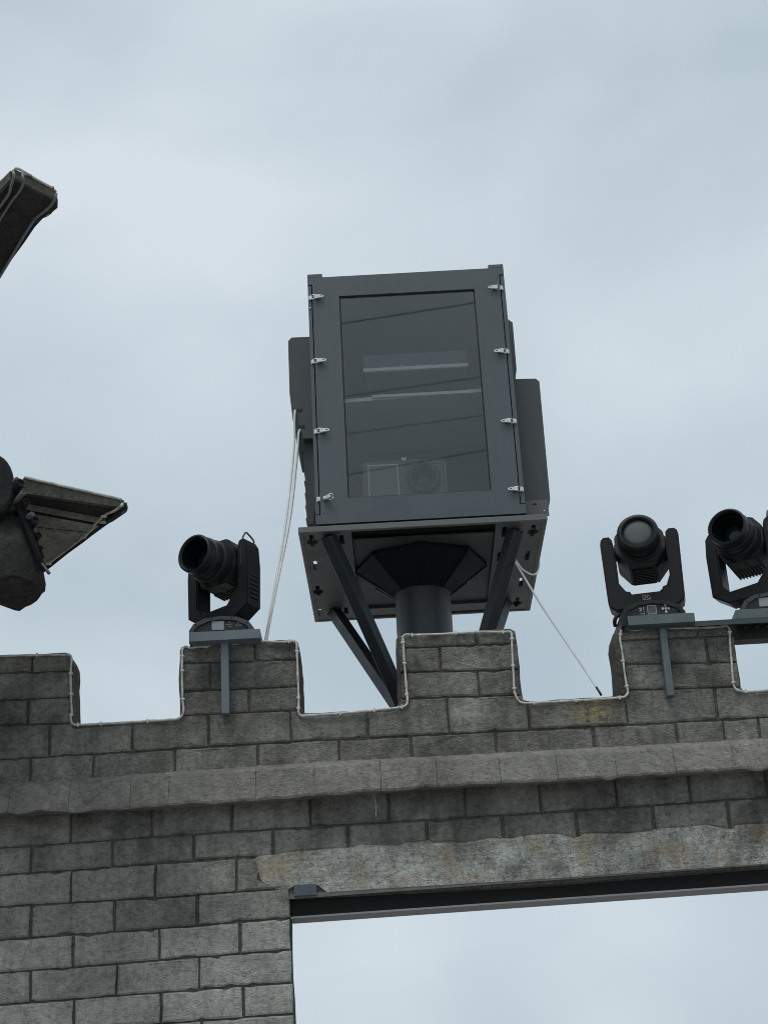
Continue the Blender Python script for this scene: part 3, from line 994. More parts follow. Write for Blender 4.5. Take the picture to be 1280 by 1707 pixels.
def light_base(t, loc, wid, M_b=None, style=0):
    T = Matrix.Translation(loc) @ Matrix.Scale(1.22, 4, (0, 0, 1))
    hw = wid / 2
    # body with an arched front
    arch = [(-hw, 0.0), (hw, 0.0), (hw, 0.055), (hw * 0.86, 0.085), (hw * 0.5, 0.108), (0, 0.116), (-hw * 0.5, 0.108), (-hw * 0.86, 0.085), (-hw, 0.055)]
    bm = bmesh.new()
    prism(bm, arch, [], XZ(T), -0.13, 0.15)
    obj('base', bm, M_BASEG if style == 0 else M_BLACK2, t)
    inner = [(-hw * 0.84, 0.004), (hw * 0.84, 0.004), (hw * 0.84, 0.056), (hw * 0.72, 0.072), (hw * 0.42, 0.092), (0, 0.099), (-hw * 0.42, 0.092), (-hw * 0.72, 0.072), (-hw * 0.84, 0.056)]
    # raised rim round the control panel, with its screws
    bm = bmesh.new()
    big = [(x * 1.0, z) for x, z in arch]
    prism(bm, [(-hw * 0.99, 0.002), (-hw * 0.99, 0.054), (-hw * 0.85, 0.084), (-hw * 0.5, 0.107), (0, 0.115), (hw * 0.5, 0.107), (hw * 0.85, 0.084), (hw * 0.99, 0.054), (hw * 0.99, 0.002),
               (hw * 0.84, 0.002), (hw * 0.84, 0.056), (hw * 0.72, 0.072), (hw * 0.42, 0.092), (0, 0.099), (-hw * 0.42, 0.092), (-hw * 0.72, 0.072), (-hw * 0.84, 0.056), (-hw * 0.84, 0.002)], [], XZ(T), -0.148, -0.1302)
    rim = obj('panel_rim', bm, M_BASEG if style == 0 else M_BLACK2, t)
    bm = bmesh.new()
    for fx, fz in ((-0.78, 0.079), (-0.3, 0.105), (0.3, 0.105), (0.78, 0.079), (-0.915, 0.04), (0.915, 0.04)):
        lathe(bm, [(0.0, -0.1515), (0.0045, -0.151), (0.0045, -0.147)], 8, T @ Matrix.Translation((fx * hw, 0, fz)))
    obj('screw', bm, M_PANEL, rim)['kind'] = 'stuff'
    bm = bmesh.new()
    prism(bm, inner, [], XZ(T), -0.136, -0.1302)
    pn = obj('control_panel', bm, M_PANEL, t)
    return T, pn


def ink_box(bm, T, x, z, w_, h_, y=-0.1372):
    box(bm, (x - w_ / 2, y, z - h_ / 2), (x + w_ / 2, y + 0.001, z + h_ / 2), 0, T)


def spot_light(loc, pan, tilt, label, group=None, bdx=0.0, bw=0.35):
    t = thing('stage_light', label, 'stage light', loc, group)
    T, pn = light_base(t, loc + Vector((bdx, 0, 0)), bw)
    # screen, print and buttons
    bm = boxm((-0.052, -0.1400, 0.052), (0.014, -0.1362, 0.094), 0.001, T)
    obj('screen', bm, M_SCREEN, pn)
    bm = bmesh.new()
    ink_box(bm, T, 0.043, 0.077, 0.036, 0.0028)
    ink_box(bm, T, 0.043, 0.086, 0.008, 0.005)
    ink_box(bm, T, 0.045, 0.066, 0.012, 0.003)
    ink_box(bm, T, 0.089, 0.083, 0.006, 0.011)
    ink_box(bm, T, 0.099, 0.084, 0.008, 0.006)
    for (x, z) in ((0.082, 0.071), (0.09, 0.068), (0.1, 0.071), (0.108, 0.07)):
        lathe(bm, [(0, -0.139), (0.0035, -0.138), (0.0035, -0.136)], 8, T @ Matrix.Translation((x, 0, z)))
    obj('button', bm, paint('dim_print', (0.25, 0.25, 0.25), dirt=0.3), pn)['kind'] = 'stuff'
    T = Matrix.Translation((-bdx, 0, 0)) @ T
    P = T @ Matrix.Rotation(pan, 4, 'Z') @ Matrix.Scale(1.08, 4, (1, 0, 0))
    # yoke
    y = [(-0.11, 0.118), (0.11, 0.118), (0.19, 0.165), (0.195, 0.36), (0.187, 0.455), (0.168, 0.483), (0.14, 0.483), (0.128, 0.455), (0.128, 0.265), (0.055, 0.185),
         (-0.095, 0.172), (-0.128, 0.205), (-0.128, 0.44), (-0.14, 0.468), (-0.168, 0.468), (-0.187, 0.445), (-0.195, 0.36), (-0.19, 0.165)]
    bm = bmesh.new()
    prism(bm, y, [], XZ(P), -0.062, 0.062)
    bmesh.ops.recalc_face_normals(bm, faces=bm.faces)
    es = [e for e in bm.edges if e.is_manifold and e.calc_face_angle(0) > 1.2]
    bmesh.ops.bevel(bm, geom=es, offset=0.007, segments=2, affect='EDGES')
    yk = obj('yoke', bm, M_BLACK, t)
    bm = bmesh.new()
    lathe(bm, [(0, 0.118), (0.1, 0.118), (0.105, 0.124), (0.0, 0.124)], 24, T @ Matrix.Rotation(math.radians(-90), 4, 'X') @ Matrix.Rotation(0, 4, 'Y') @ Matrix.Scale(-1, 4, (0, 1, 0)))
    bm.free()
    bm = bmesh.new()
    for k in range(6):
        z = 0.2 + 0.021 * k
        box(bm, (0.194, -0.035, z), (0.199, 0.04, z + 0.009), 0.001, P)
    obj('vent_louvre', bm, M_BLACK2, yk)['kind'] = 'stuff'
    bm = bmesh.new()
    hp = [(0.155, -0.045, 0.478), (0.155, -0.043, 0.497), (0.155, -0.02, 0.523), (0.155, -0.005, 0.527), (0.155, 0.05, 0.508), (0.155, 0.06, 0.497), (0.155, 0.052, 0.478)]
    tube(bm, [P @ Vector(q) for q in hp], 0.0052, 8)
    obj('carry_handle', bm, M_BASEG, yk, smooth=True)
    bm = bmesh.new()
    box(bm, (0.151, -0.0655, 0.36), (0.155, -0.0621, 0.46), 0.001, P)
    obj('yoke_label', bm, M_BASEG, yk)
    # head
    Hm = Matrix.Translation(loc) @ Matrix.Rotation(pan, 4, 'Z') @ Matrix.Translation((0, 0, 0.468)) @ Matrix.Rotation(tilt, 4, 'X') @ Matrix.Scale(1.14, 4) @ Matrix.Scale(0.86, 4, (0, 1, 0))
    bm = bmesh.new()
    lathe(bm, [(0.079, -0.262), (0.087, -0.275), (0.096, -0.27), (0.098, -0.225), (0.096, -0.222), (0.096, -0.21), (0.102, -0.205), (0.104, -0.165), (0.102, -0.16), (0.102, -0.148),
               (0.109, -0.138), (0.113, -0.06), (0.116, 0.03)], 40, Hm)
    hd = obj('head', bm, M_BLACK, t, smooth=True, angle=35, recalc=True)
    bm = bmesh.new()
    lathe(bm, [(0.0, -0.145), (0.056, -0.145), (0.058, -0.19), (0.070, -0.195), (0.071, -0.225), (0.077, -0.23), (0.0788, -0.2625)], 36, Hm)
    obj('baffle', bm, M_VOID, hd, smooth=True, angle=35)
    bm = bmesh.new()
    prof = [(-0.118, -0.03), (-0.118, 0.06), (-0.07, 0.122), (0.07, 0.122), (0.118, 0.06), (0.118, -0.03), (0.075, -0.112), (-0.075, -0.112)]
    prism(bm, prof, [], lambda u, v, d: Hm @ Vector((u, d, v)), -0.085, 0.125)
    bmesh.ops.recalc_face_normals(bm, faces=bm.faces)
    bmesh.ops.bevel(bm, geom=[e for e in bm.edges if e.is_manifold and e.calc_face_angle(0) > 0.4], offset=0.008, segments=2, affect='EDGES')
    obj('head_cover', bm, M_BLACK2, t)
    bm = bmesh.new()
    for k in range(9):
        u = -0.07 + k * 0.0165
        box(bm, (u, 0.02, -0.118), (u + 0.006, 0.12, -0.1125), 0, Hm)
    obj('cooling_fin', bm, M_BLACK2, hd)['kind'] = 'stuff'
    bm = bmesh.new()
    lathe(bm, [(0.0, -0.178), (0.025, -0.175), (0.045, -0.167), (0.0525, -0.16), (0.0525, -0.15)], 32, Hm)
    obj('lens', bm, M_LENSB, hd, smooth=True)
    return t


def wash_light(loc, pan, tilt, label):
    t = thing('stage_light', label, 'stage light', loc)
    T, pn = light_base(t, loc, 0.35, style=1)
    bm = bmesh.new()
    x0, x1, z0, z1 = -0.028, 0.022, 0.05, 0.093
    for lo, hi in (((x0, z0), (x1, z0 + 0.004)), ((x0, z1 - 0.004), (x1, z1)), ((x0, z0 + 0.004), (x0 + 0.004, z1 - 0.004)), ((x1 - 0.004, z0 + 0.004), (x1, z1 - 0.004))):
        box(bm, (lo[0], -0.1392, lo[1]), (hi[0], -0.1362, hi[1]), 0, T)
    obj('screen_frame', bm, M_SCREEN, pn)
    bm = boxm((x0 + 0.004, -0.138, z0 + 0.004), (x1 - 0.004, -0.1362, z1 - 0.004), 0, T)
    obj('screen', bm, M_SCRD, pn)
    for (x, z) in ((0.072, 0.09), (0.056, 0.074), (0.072, 0.074), (0.088, 0.074), (0.073, 0.058)):
        bm = bmesh.new()
        lathe(bm, [(0.0, -0.1405), (0.005, -0.14), (0.0068, -0.1385), (0.0068, -0.1362)], 14, T @ Matrix.Translation((x, 0, z)))
        obj('button', bm, M_INK, pn, smooth=True)
    bm = bmesh.new()
    for (x, z, a, b) in ((-0.065, 0.082, 0.015, 0.004), (-0.06, 0.0775, 0.005, 0.005), (-0.064, 0.071, 0.009, 0.006), (-0.046, 0.08, 0.004, 0.013), (-0.046, 0.067, 0.003, 0.004), (-0.06, 0.055, 0.016, 0.002), (-0.046, 0.056, 0.006, 0.005)):
        ink_box(bm, T, x, z, a, b)
    obj('panel_mark', bm, M_INK, pn)['kind'] = 'stuff'
    bm = bmesh.new()
    for (x, z, a) in ((0.116, 0.08, 0.02), (0.12, 0.073, 0.024), (0.118, 0.067, 0.028)):
        ink_box(bm, T, x, z, a, 0.0016)
    obj('panel_print', bm, paint('faint_print', (0.16, 0.16, 0.16)), pn)
    P = T @ Matrix.Rotation(pan, 4, 'Z')
    y = [(-0.17, 0.105), (0.17, 0.105), (0.2, 0.125), (0.208, 0.15), (0.217, 0.44), (0.212, 0.462), (0.196, 0.473), (0.165, 0.473), (0.148, 0.46), (0.142, 0.42), (0.14, 0.25), (0.118, 0.205), (0.095, 0.198), (0.088, 0.178),
         (-0.075, 0.178), (-0.082, 0.19), (-0.105, 0.196), (-0.14, 0.24), (-0.142, 0.41), (-0.15, 0.45), (-0.165, 0.466), (-0.196, 0.466), (-0.212, 0.452), (-0.217, 0.43), (-0.208, 0.15), (-0.2, 0.125)]
    bm = bmesh.new()
    prism(bm, y, [], XZ(P), -0.062, 0.062)
    bmesh.ops.recalc_face_normals(bm, faces=bm.faces)
    bmesh.ops.bevel(bm, geom=[e for e in bm.edges if e.is_manifold and e.calc_face_angle(0) > 1.2], offset=0.009, segments=2, affect='EDGES')
    yk = obj('yoke', bm, M_BLACK, t)
    # maker's mark on the yoke: a few white strokes over a line of small print
    bm = bmesh.new()
    o_ = (0.004, 0.155)
    strokes = [[(-0.012, 0.009), (-0.018, 0.011), (-0.023, 0.007), (-0.022, 0.0), (-0.017, -0.004), (-0.012, -0.006)],
               [(-0.014, 0.009), (-0.009, 0.011), (-0.005, 0.006), (-0.012, 0.003), (-0.007, -0.001), (-0.008, -0.005)],
               [(-0.007, 0.002), (-0.001, 0.004), (0.003, 0.011), (0.006, 0.009)],
               [(0.002, -0.004), (0.009, 0.013), (0.015, 0.0), (0.018, -0.006), (0.022, -0.004)],
               [(-0.002, -0.003), (0.006, -0.005)]]
    for s in strokes:
        tube(bm, [P @ Vector((o_[0] + q[0], -0.0632, o_[1] + q[1])) for q in s], 0.0013, 5)
    for k in range(7):
        box(bm, (o_[0] - 0.021 + k * 0.0062, -0.064, o_[1] - 0.0125), (o_[0] - 0.0165 + k * 0.0062, -0.0626, o_[1] - 0.009), 0, P)
    obj('logo', bm, M_INK, yk)['kind'] = 'stuff'
    for s in (-1, 1):
        bm = bmesh.new()
        lathe(bm, [(0.04, 0), (0.034, 0.026), (0.0, 0.026)], 20, P @ Matrix.Translation((s * 0.142, 0, 0.4)) @ Matrix.Rotation(s * math.radians(90), 4, 'Z'))
        obj('pivot', bm, M_BLACK2, yk, smooth=True, angle=40)
    Hm = Matrix.Translation(loc) @ Matrix.Rotation(pan, 4, 'Z') @ Matrix.Translation((0, 0, 0.5)) @ Matrix.Rotation(tilt, 4, 'X')
    bm = bmesh.new()
    lathe(bm, [(0.080, -0.168), (0.084, -0.185), (0.092, -0.192), (0.104, -0.19), (0.113, -0.178), (0.116, -0.12), (0.113, -0.10), (0.113, -0.085), (0.119, -0.08), (0.12, 0.06)], 40, Hm)
    hd = obj('head', bm, M_BLACK, t, smooth=True, angle=35)
    bm = bmesh.new()
    prof = [(-0.136, -0.05), (-0.136, 0.05), (-0.085, 0.115), (0.085, 0.115), (0.136, 0.05), (0.136, -0.05), (0.07, -0.135), (-0.07, -0.135)]
    prism(bm, prof, [], lambda u, v, d: Hm @ Vector((u, d, v)), -0.072, 0.18)
    bmesh.ops.recalc_face_normals(bm, faces=bm.faces)
    bmesh.ops.bevel(bm, geom=[e for e in bm.edges if e.is_manifold and e.calc_face_angle(0) > 0.4], offset=0.006, segments=2, affect='EDGES')
    obj('head_cover', bm, M_BLACK2, t)
    bm = bmesh.new()
    for k in range(10):
        y_ = 0.0 + k * 0.017
        for (a, b) in (((0.137, -0.055), (0.074, -0.137)), ((0.138, 0.05), (0.09, 0.12))):
            du, dv = (a[1] - b[1]), -(a[0] - b[0])
            l = math.hypot(du, dv)
            du, dv = du / l * 0.008, dv / l * 0.008
            if dv > 0 and a[1] < 0:
                du, dv = -du, -dv
            if a[1] > 0 and du < 0:
                du, dv = -du, -dv
            prism(bm, [a, b, (b[0] + du, b[1] + dv), (a[0] + du, a[1] + dv)], [], lambda u, v, d: Hm @ Vector((u, d, v)), y_, y_ + 0.007)
        box(bm, (-0.06, y_, -0.143), (0.06, y_ + 0.007, -0.1352), 0, Hm)
    obj('cooling_fin', bm, M_BLACK, hd)['kind'] = 'stuff'
    bm = bmesh.new()
    lathe(bm, [(0.0, -0.181), (0.03, -0.180), (0.06, -0.176), (0.0815, -0.169), (0.0815, -0.16)], 40, Hm)
    obj('lens', bm, M_LENSG, hd, smooth=True)
    return t


G = None
spot_light(Vector((X1 - 0.022, WY + 0.075, Z1)), math.radians(-31), math.radians(-3), 'black stage light with a long barrel on the left merlon near the hanging white cables')
wash_light(Vector((X2 - 0.035, WY + 0.075, Z2)), math.radians(-11), math.radians(-9), 'black stage light with a wide pale round lens on the right merlon')
spot_light(Vector((X3 - 0.050, WY + 0.14, Z3)), math.radians(-31), math.radians(-9), 'black stage light with a dark bluish lens, cut off by the edge of the photo', bdx=0.05, bw=0.30)

# ------------------------------------------------------------------ projector stand
YF_S = 8.25
FLp = at(497, 888.5, YF_S)
ZU = FLp.z                                     # underside of the top frame
FRp = atz(912.5, 870, ZU)
BLp, BRp = atz(515, 1037, ZU), atz(877, 1020, ZU)
SX0, SX1 = FLp.x, at(913, 869.5, YF_S).x
SY0, SY1 = YF_S, (BLp.y + BRp.y) / 2
ZT = ZU + 0.036
SCX = (SX0 + SX1) / 2
pole_c = atz(699, 950, ZU)
PX = at(704.5, 1040, pole_c.y).x
PY = pole_c.y
PX = (PX + SCX) / 2
PR = 47.3 / F * (at(704, 1040, PY - 0.1) - CAM).dot(FW)
stand = thing('projector_stand', 'dark steel pole stand with square slotted top frame and four braces behind the wall', 'stand', (PX, PY, 3.421))
# rim: four lips, outward angle
bm = bmesh.new()
box(bm, (SX0, SY0, ZU), (SX1, SY0 + 0.028, ZT), 0.003)
obj('rim', bm, M_RIM, stand)
bm = boxm((SX0, SY1 - 0.028, ZU), (SX1, SY1, ZT), 0.003)
obj('rim', bm, M_RIM, stand)
for x0 in (SX0, SX1 - 0.026):
    bm = boxm((x0, SY0 + 0.0285, ZU), (x0 + 0.026, SY1 - 0.0285, ZT), 0.003)
    obj('rim', bm, M_RIM, stand)


def slot(px, py, w_=0.026, l_=0.15):
    c = atz(px, py, ZU)
    x, y = c.x, c.y
    return [(x - w_ / 2, y - l_ / 2), (x + w_ / 2, y - l_ / 2), (x + w_ / 2, y + l_ / 2), (x - w_ / 2, y + l_ / 2)]


def cross(px, py):
    c = atz(px, py, ZU)
    x, y = c.x, c.y
    return [(x - 0.011, y - 0.10), (x + 0.011, y - 0.10), (x + 0.013, y - 0.03), (x + 0.034, y - 0.01), (x + 0.03, y + 0.03), (x + 0.012, y + 0.045), (x + 0.01, y + 0.075), (x - 0.012, y + 0.075), (x - 0.012, y + 0.045), (x - 0.032, y + 0.028), (x - 0.03, y - 0.012), (x - 0.013, y - 0.03)]


def XY(u, v, d):
    return Vector((u, v, d))


zs0, zs1 = ZU + 0.004, ZU + 0.045
lx0, lx1 = SX0 + 0.0265, at(585, 884, SY0).x
rx0, rx1 = at(828, 874, SY0).x, SX1 - 0.0265
for (x0, x1, holes) in ((lx0, lx1, [cross(520.5, 904), slot(569.5, 901, 0.028, 0.14), slot(525.5, 944), cross(530.5, 987), slot(533.5, 1022, 0.026, 0.12), slot(577, 1019, 0.026, 0.12), slot(573, 940, 0.026, 0.14), slot(575, 979, 0.026, 0.13)]),
                        (rx0, rx1, [cross(888, 887), slot(840.5, 888, 0.028, 0.15), slot(879, 927), slot(832.5, 929, 0.026, 0.14), slot(868.5, 972), slot(825, 973, 0.026, 0.14), cross(861.5, 1006)])):
    bm = bmesh.new()
    prism(bm, [(x0, SY0 + 0.034), (x1, SY0 + 0.034), (x1, SY1 - 0.034), (x0, SY1 - 0.034)], holes, XY, zs0, zs1)
    obj('slotted_rail', bm, M_STAND, stand)
# bolts standing in the cross shaped holes
for px, py in ((521, 908), (531, 991), (862, 1008), (888, 890)):
    c = atz(px, py, ZU)
    bm = bmesh.new()
    lathe(bm, [(0, 0.0), (0.012, 0.0), (0.012, 0.03), (0, 0.03)], 8, Matrix.Translation((c.x + 0.004, c.y + 0.01, ZU + 0.034)) @ Matrix.Rotation(math.radians(90), 4, 'X'))
    obj('bolt', bm, M_CHROME, stand)
    bm = boxm((c.x - 0.05, c.y - 0.12, ZU + 0.0455), (c.x + 0.05, c.y + 0.1, ZU + 0.05))
    obj('hole_cover', bm, M_BEAM, stand)  # added dark plate that blocks the sky behind the hole
# centre panel, set a little higher, open slots in front of and behind it
cy0, cy1 = atz(705, 893, ZU + 0.03).y, atz(700, 1007, ZU + 0.03).y
bm = boxm((lx1 + 0.004, cy0, ZU + 0.026), (rx0 - 0.004, cy1, ZU + 0.034))
obj('centre_panel', bm, M_STANDC, stand)
cy2, cy3 = atz(700, 1012, ZU).y, atz(700, 1024, ZU).y
bm = boxm((lx1 + 0.004, cy2, ZU + 0.006), (rx0 - 0.004, min(cy3, SY1 - 0.06), ZU + 0.03), 0.002)
obj('cross_rail', bm, M_STAND, stand)
bm = boxm((SX0 + 0.12, SY0 + 0.05, ZU + 0.0458), (SX1 - 0.12, SY1 - 0.04, ZU + 0.049))
obj('deck', bm, M_BEAM, stand)
# flared collar with ridges, then the pole
Tt = Matrix.Translation((PX, PY, ZU + 0.0255)) @ Matrix.Rotation(math.radians(90), 4, 'X')
bm = bmesh.new()
lathe(bm, [(0.405, 0.0), (0.405, -0.02), (PR * 1.09, -0.185), (PR * 1.09, -0.19), (PR * 0.9, -0.19)], 8, Matrix.Translation((PX, PY, ZU + 0.0255)) @ Matrix.Rotation(math.radians(-90), 4, 'X') @ Matrix.Scale(-1, 4, (0, 1, 0)), rot=math.pi / 8 * 0)
bmesh.ops.recalc_face_normals(bm, faces=bm.faces)
col = obj('flared_collar', bm, M_COLL, stand)
for k in range(8):
    a = k * math.pi / 4
    ca, sa = math.cos(a), math.sin(a)
    bm = bmesh.new()
    tube(bm, [(PX + 0.408 * ca, PY + 0.408 * sa, ZU + 0.004), (PX + (PR + 0.008) * ca, PY + (PR + 0.008) * sa, ZU - 0.166)], 0.003, 6)
    obj('collar_ridge', bm, M_COLL, col)
bm = bmesh.new()
lathe(bm, [(0, 3.421), (PR + 0.1, 3.421), (PR + 0.1, 3.44), (PR, 3.4401), (PR, ZU + 0.02)], 40, Matrix.Translation((PX, PY, 0)) @ Matrix.Rotation(math.radians(90), 4, 'X'))
obj('pole', bm, M_NAVY, stand, smooth=True, angle=40)


def bar(p, q, wd, parent, mat, name, up=Vector((0, 0, 1))):
    p, q = Vector(p), Vector(q)
    t = (q - p)
    ln = t.length
    t.normalize()
    s = t.cross(up).normalized()
    u = s.cross(t)
    M = Matrix((s, t, u)).transposed().to_4x4()
    M = Matrix.Translation(p) @ M
    bm = boxm((-wd / 2, 0, -wd / 2), (wd / 2, ln, wd / 2), 0.004, M)
    return obj(name, bm, mat, parent)


def pole_pt(px, py, yoff, side):
    c = at(px, py, PY + yoff)
    return Vector((PX + side * PR * 0.85, PY + yoff, c.z))


for (tpx, tpy, bpx, bpy_, yo, sd_) in ((547, 893, 676, 1185, -0.06, -1), (556, 1019, 672, 1196, 0.06, -1), (859, 883, 757, 1236, -0.06, 1), (842, 1001, 757, 1250, 0.06, 1)):
    tp = atz(tpx, tpy, ZU)
    tp.z += 0.002
    bar(tp, pole_pt(bpx, bpy_, yo, sd_), 0.072, stand, M_NAVY, 'brace')

# ------------------------------------------------------------------ projector cabinet
YC = YF_S + 0.045
ZB = at(700, 871, YC).z
cabL, cabR = at(526.5, 868, YC).x, at(876.5, 850, YC).x
ZTOP = (at(540, 461.5, YC).z + at(808, 447, YC).z) / 2
CD = 1.15                                       # depth of the cabinet
ZD = ZU + 0.0492                                 # it stands on the deck
cab = thing('projector_cabinet', 'dark grey weatherproof projector cabinet with a glazed front door on the pole stand', 'cabinet', (SCX, YC + CD / 2, ZD))
x0, x1 = cabL, cabR
th = 0.012


def C(px, py, y=None):
    return at(px, py, YC if y is None else y)


wl = at(563.8, 495, YC).x
wL_ = (at(563.8, 495, YC).x + at(581.5, 829, YC).x) / 2
wR_ = (at(790.5, 482, YC).x + at(819, 814, YC).x) / 2
wT_ = (at(565, 492.5, YC).z + at(790, 481.5, YC).z) / 2
wB_ = (at(582, 831, YC).z + at(819, 816, YC).z) / 2

# shell panels
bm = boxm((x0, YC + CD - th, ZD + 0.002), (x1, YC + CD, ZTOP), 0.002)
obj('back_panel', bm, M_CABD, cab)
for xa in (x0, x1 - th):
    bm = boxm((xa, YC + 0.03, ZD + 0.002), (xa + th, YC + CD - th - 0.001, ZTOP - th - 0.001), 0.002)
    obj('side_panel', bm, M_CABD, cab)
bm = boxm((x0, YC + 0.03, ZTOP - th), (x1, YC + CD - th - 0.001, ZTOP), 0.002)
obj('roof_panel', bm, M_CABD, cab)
bm = boxm((x0 + th + 0.001, YC + 0.03, ZD + 0.002), (x1 - th - 0.001, YC + CD - th - 0.001, ZD + th), 0)
obj('floor_panel', bm, M_IN, cab)
# front frame (the carcass rim round the door) and the door itself
FB = at(700, 865, YC).z                          # lower edge of the door face
dl = at(519.3, 474, YC).x
dL_ = (at(519.3, 474, YC).x + at(535, 858, YC).x) / 2
dR_ = (at(831.4, 458, YC).x + at(867, 841, YC).x) / 2
dT_ = at(519.3, 474, YC).z
dB_ = (at(535, 858, YC).z + at(867, 841, YC).z) / 2
bm = bmesh.new()
door = [(dL_ + 0.003, FB), (x1 - 0.0005, FB), (x1 - 0.0005, FB), (x1, ZTOP), (x0, ZTOP), (x0, FB)]
outl = [(x0, FB), (x1, FB), (x1, dB_), (dR_, dB_), (dR_, dT_ - 0.0), (x1, dT_), (x1, ZTOP), (x0, ZTOP), (x0, dT_), (dL_, dT_), (dL_, dB_), (x0, dB_)]
hole = [(wL_, wB_), (wR_, wB_), (wR_, wT_), (wL_, wT_)]
prism(bm, outl, [hole], XZ(), YC, YC + 0.028)
dr = obj('door', bm, M_CAB, cab)
for (xa, xb) in ((x0, dL_ - 0.006), (dR_ + 0.006, x1)):
    bm = boxm((xa, YC + 0.003, dB_ + 0.006), (xb, YC + 0.028, dT_ - 0.006), 0.001)
    obj('edge_strip', bm, M_CAB, cab)
# bevelled window frame
bm = bmesh.new()
ih = [(wL_ + 0.007, wB_ + 0.007), (wR_ - 0.007, wB_ + 0.007), (wR_ - 0.007, wT_ - 0.007), (wL_ + 0.007, wT_ - 0.007)]
prism(bm, [(wL_ + 0.0005, wB_ + 0.0005), (wR_ - 0.0005, wB_ + 0.0005), (wR_ - 0.0005, wT_ - 0.0005), (wL_ + 0.0005, wT_ - 0.0005)], [ih], XZ(), YC + 0.011, YC + 0.026)
obj('window_gasket', bm, M_SEAM, dr)
bm = boxm((wL_ + 0.002, YC + 0.0145, wB_ + 0.002), (wR_ - 0.002, YC + 0.0185, wT_ - 0.002))
obj('window_glass', bm, M_GLASS, dr)
# plinth under the door
bm = boxm((x0 + 0.02, YC + 0.03, ZD + 0.002), (x1 - 0.02, YC + 0.05, FB + 0.02))
obj('plinth', bm, M_SEAM, cab)
for px in (557, 846):
    q = at(px, 868 if px < 700 else 852, YC + 0.02)
    bm = boxm((q.x - 0.004, YC + 0.024, ZD + 0.002), (q.x + 0.004, YC + 0.0295, FB + 0.005))
    obj('plinth_rib', bm, M_CAB, cab)
# top corner lugs with lifting eyes
for (pa, pb) in (((512, 456.5), (539.5, 455)), ((809, 440.5), (837, 438.5))):
    a, b = at(*pa, YC), at(*pb, YC)
    s = -1 if pa[0] < 700 else 1
    xa, xb = (x0, x0 + 0.092) if s < 0 else (x1 - 0.092, x1)
    for ya in (YC + 0.0005, YC + CD - 0.09):
        bm = boxm((xa, ya, ZTOP + 0.0005), (xb, ya + 0.088, ZTOP + 0.026), 0.002)
        lug = obj('corner_lug', bm, M_CAB, cab)
        bm = bmesh.new()
        cx_ = (xa + xb) / 2
        if s < 0:
            rr = 0.017
            tube(bm, [(cx_ + rr * math.cos(k * math.pi / 8), ya + 0.044, ZTOP + 0.026 + rr * math.sin(k * math.pi / 8) * 1.0) for k in range(9)], 0.0035, 8)
        else:
            rr = 0.017
            tube(bm, [(cx_, ya + 0.044 + rr * math.cos(k * math.pi / 8), ZTOP + 0.026 + rr * math.sin(k * math.pi / 8) * 1.2) for k in range(9)], 0.0035, 8)
        obj('lifting_eye', bm, M_STAND if s < 0 else M_CHROME, lug, smooth=True)


# latches
def latch(px, py, s, opened=False):
    """over-centre toggle latch; s = +1: keeper on the left, lever to the right"""
    c = at(px, py, YC)
    M = Matrix.Translation((c.x, YC, c.z)) @ Matrix.Scale(s, 4, (1, 0, 0))
    bm = bmesh.new()
    box(bm, (-0.020, -0.004, -0.014), (0.002, 0.0, 0.014), 0.001, M)
    box(bm, (-0.012, -0.013, -0.012), (-0.002, -0.004, 0.012), 0.001, M)
    keep = obj('latch', bm, M_CHROME, cab)
    R = Matrix.Rotation(math.radians(38 if opened else -6), 4, 'Y') if False else Matrix.Identity(4)
    bm = bmesh.new()
    if not opened:
        prism(bm, [(0.014, -0.012), (0.052, -0.0105), (0.070, -0.007), (0.074, 0.0), (0.07, 0.006), (0.052, 0.0105), (0.014, 0.013)], [[(0.05, -0.003), (0.062, -0.003), (0.062, 0.003), (0.05, 0.003)]], XZ(M), -0.021, -0.016)
        box(bm, (0.016, -0.016, -0.010), (0.05, -0.0005, 0.010), 0.001, M)
        obj('latch_lever', bm, M_CHROME, keep)
        bm = bmesh.new()
        lp_ = [(-0.008, -0.0105, 0.013), (0.012, -0.014, 0.0155), (0.032, -0.017, 0.013), (0.032, -0.017, -0.013), (0.012, -0.014, -0.0155), (-0.008, -0.0105, -0.013)]
        tube(bm, [M @ Vector(q) for q in lp_], 0.0022, 6, closed=True)
        obj('latch_loop', bm, M_CHROME, keep, smooth=True)
    else:
        prism(bm, [(0.020, -0.010), (0.05, -0.006), (0.064, 0.002), (0.064, 0.010), (0.05, 0.012), (0.02, 0.006)], [], XZ(M), -0.030, -0.025)
        box(bm, (0.020, -0.025, -0.012), (0.052, -0.0005, 0.004), 0.001, M)
        obj('latch_lever', bm, M_CHROME, keep)
        bm = bmesh.new()
        tube(bm, [M @ Vector((0.062 + 0.017 * math.cos(k * math.pi / 8), -0.028 - 0.004 * math.sin(k), 0.002 + 0.019 * math.sin(k * math.pi / 8))) for k in range(16)], 0.0024, 6, closed=True)
        obj('latch_loop', bm, M_CHROME, keep, smooth=True)


latch(520, 496.5, 1)
latch(524, 603, 1)
latch(529, 719.5, 1)
latch(533.5, 832.5, 1, True)
latch(833, 480, -1)
latch(843, 586, -1)
latch(855, 702.5, -1)
latch(867, 816, -1)
q = at(517, 513, YC)
bm = bmesh.new()
lathe(bm, [(0, -0.004), (0.005, -0.003), (0.005, 0.004)], 10, Matrix.Translation((q.x, YC, q.z)))
obj('rivet', bm, M_CHROME, cab, smooth=True)


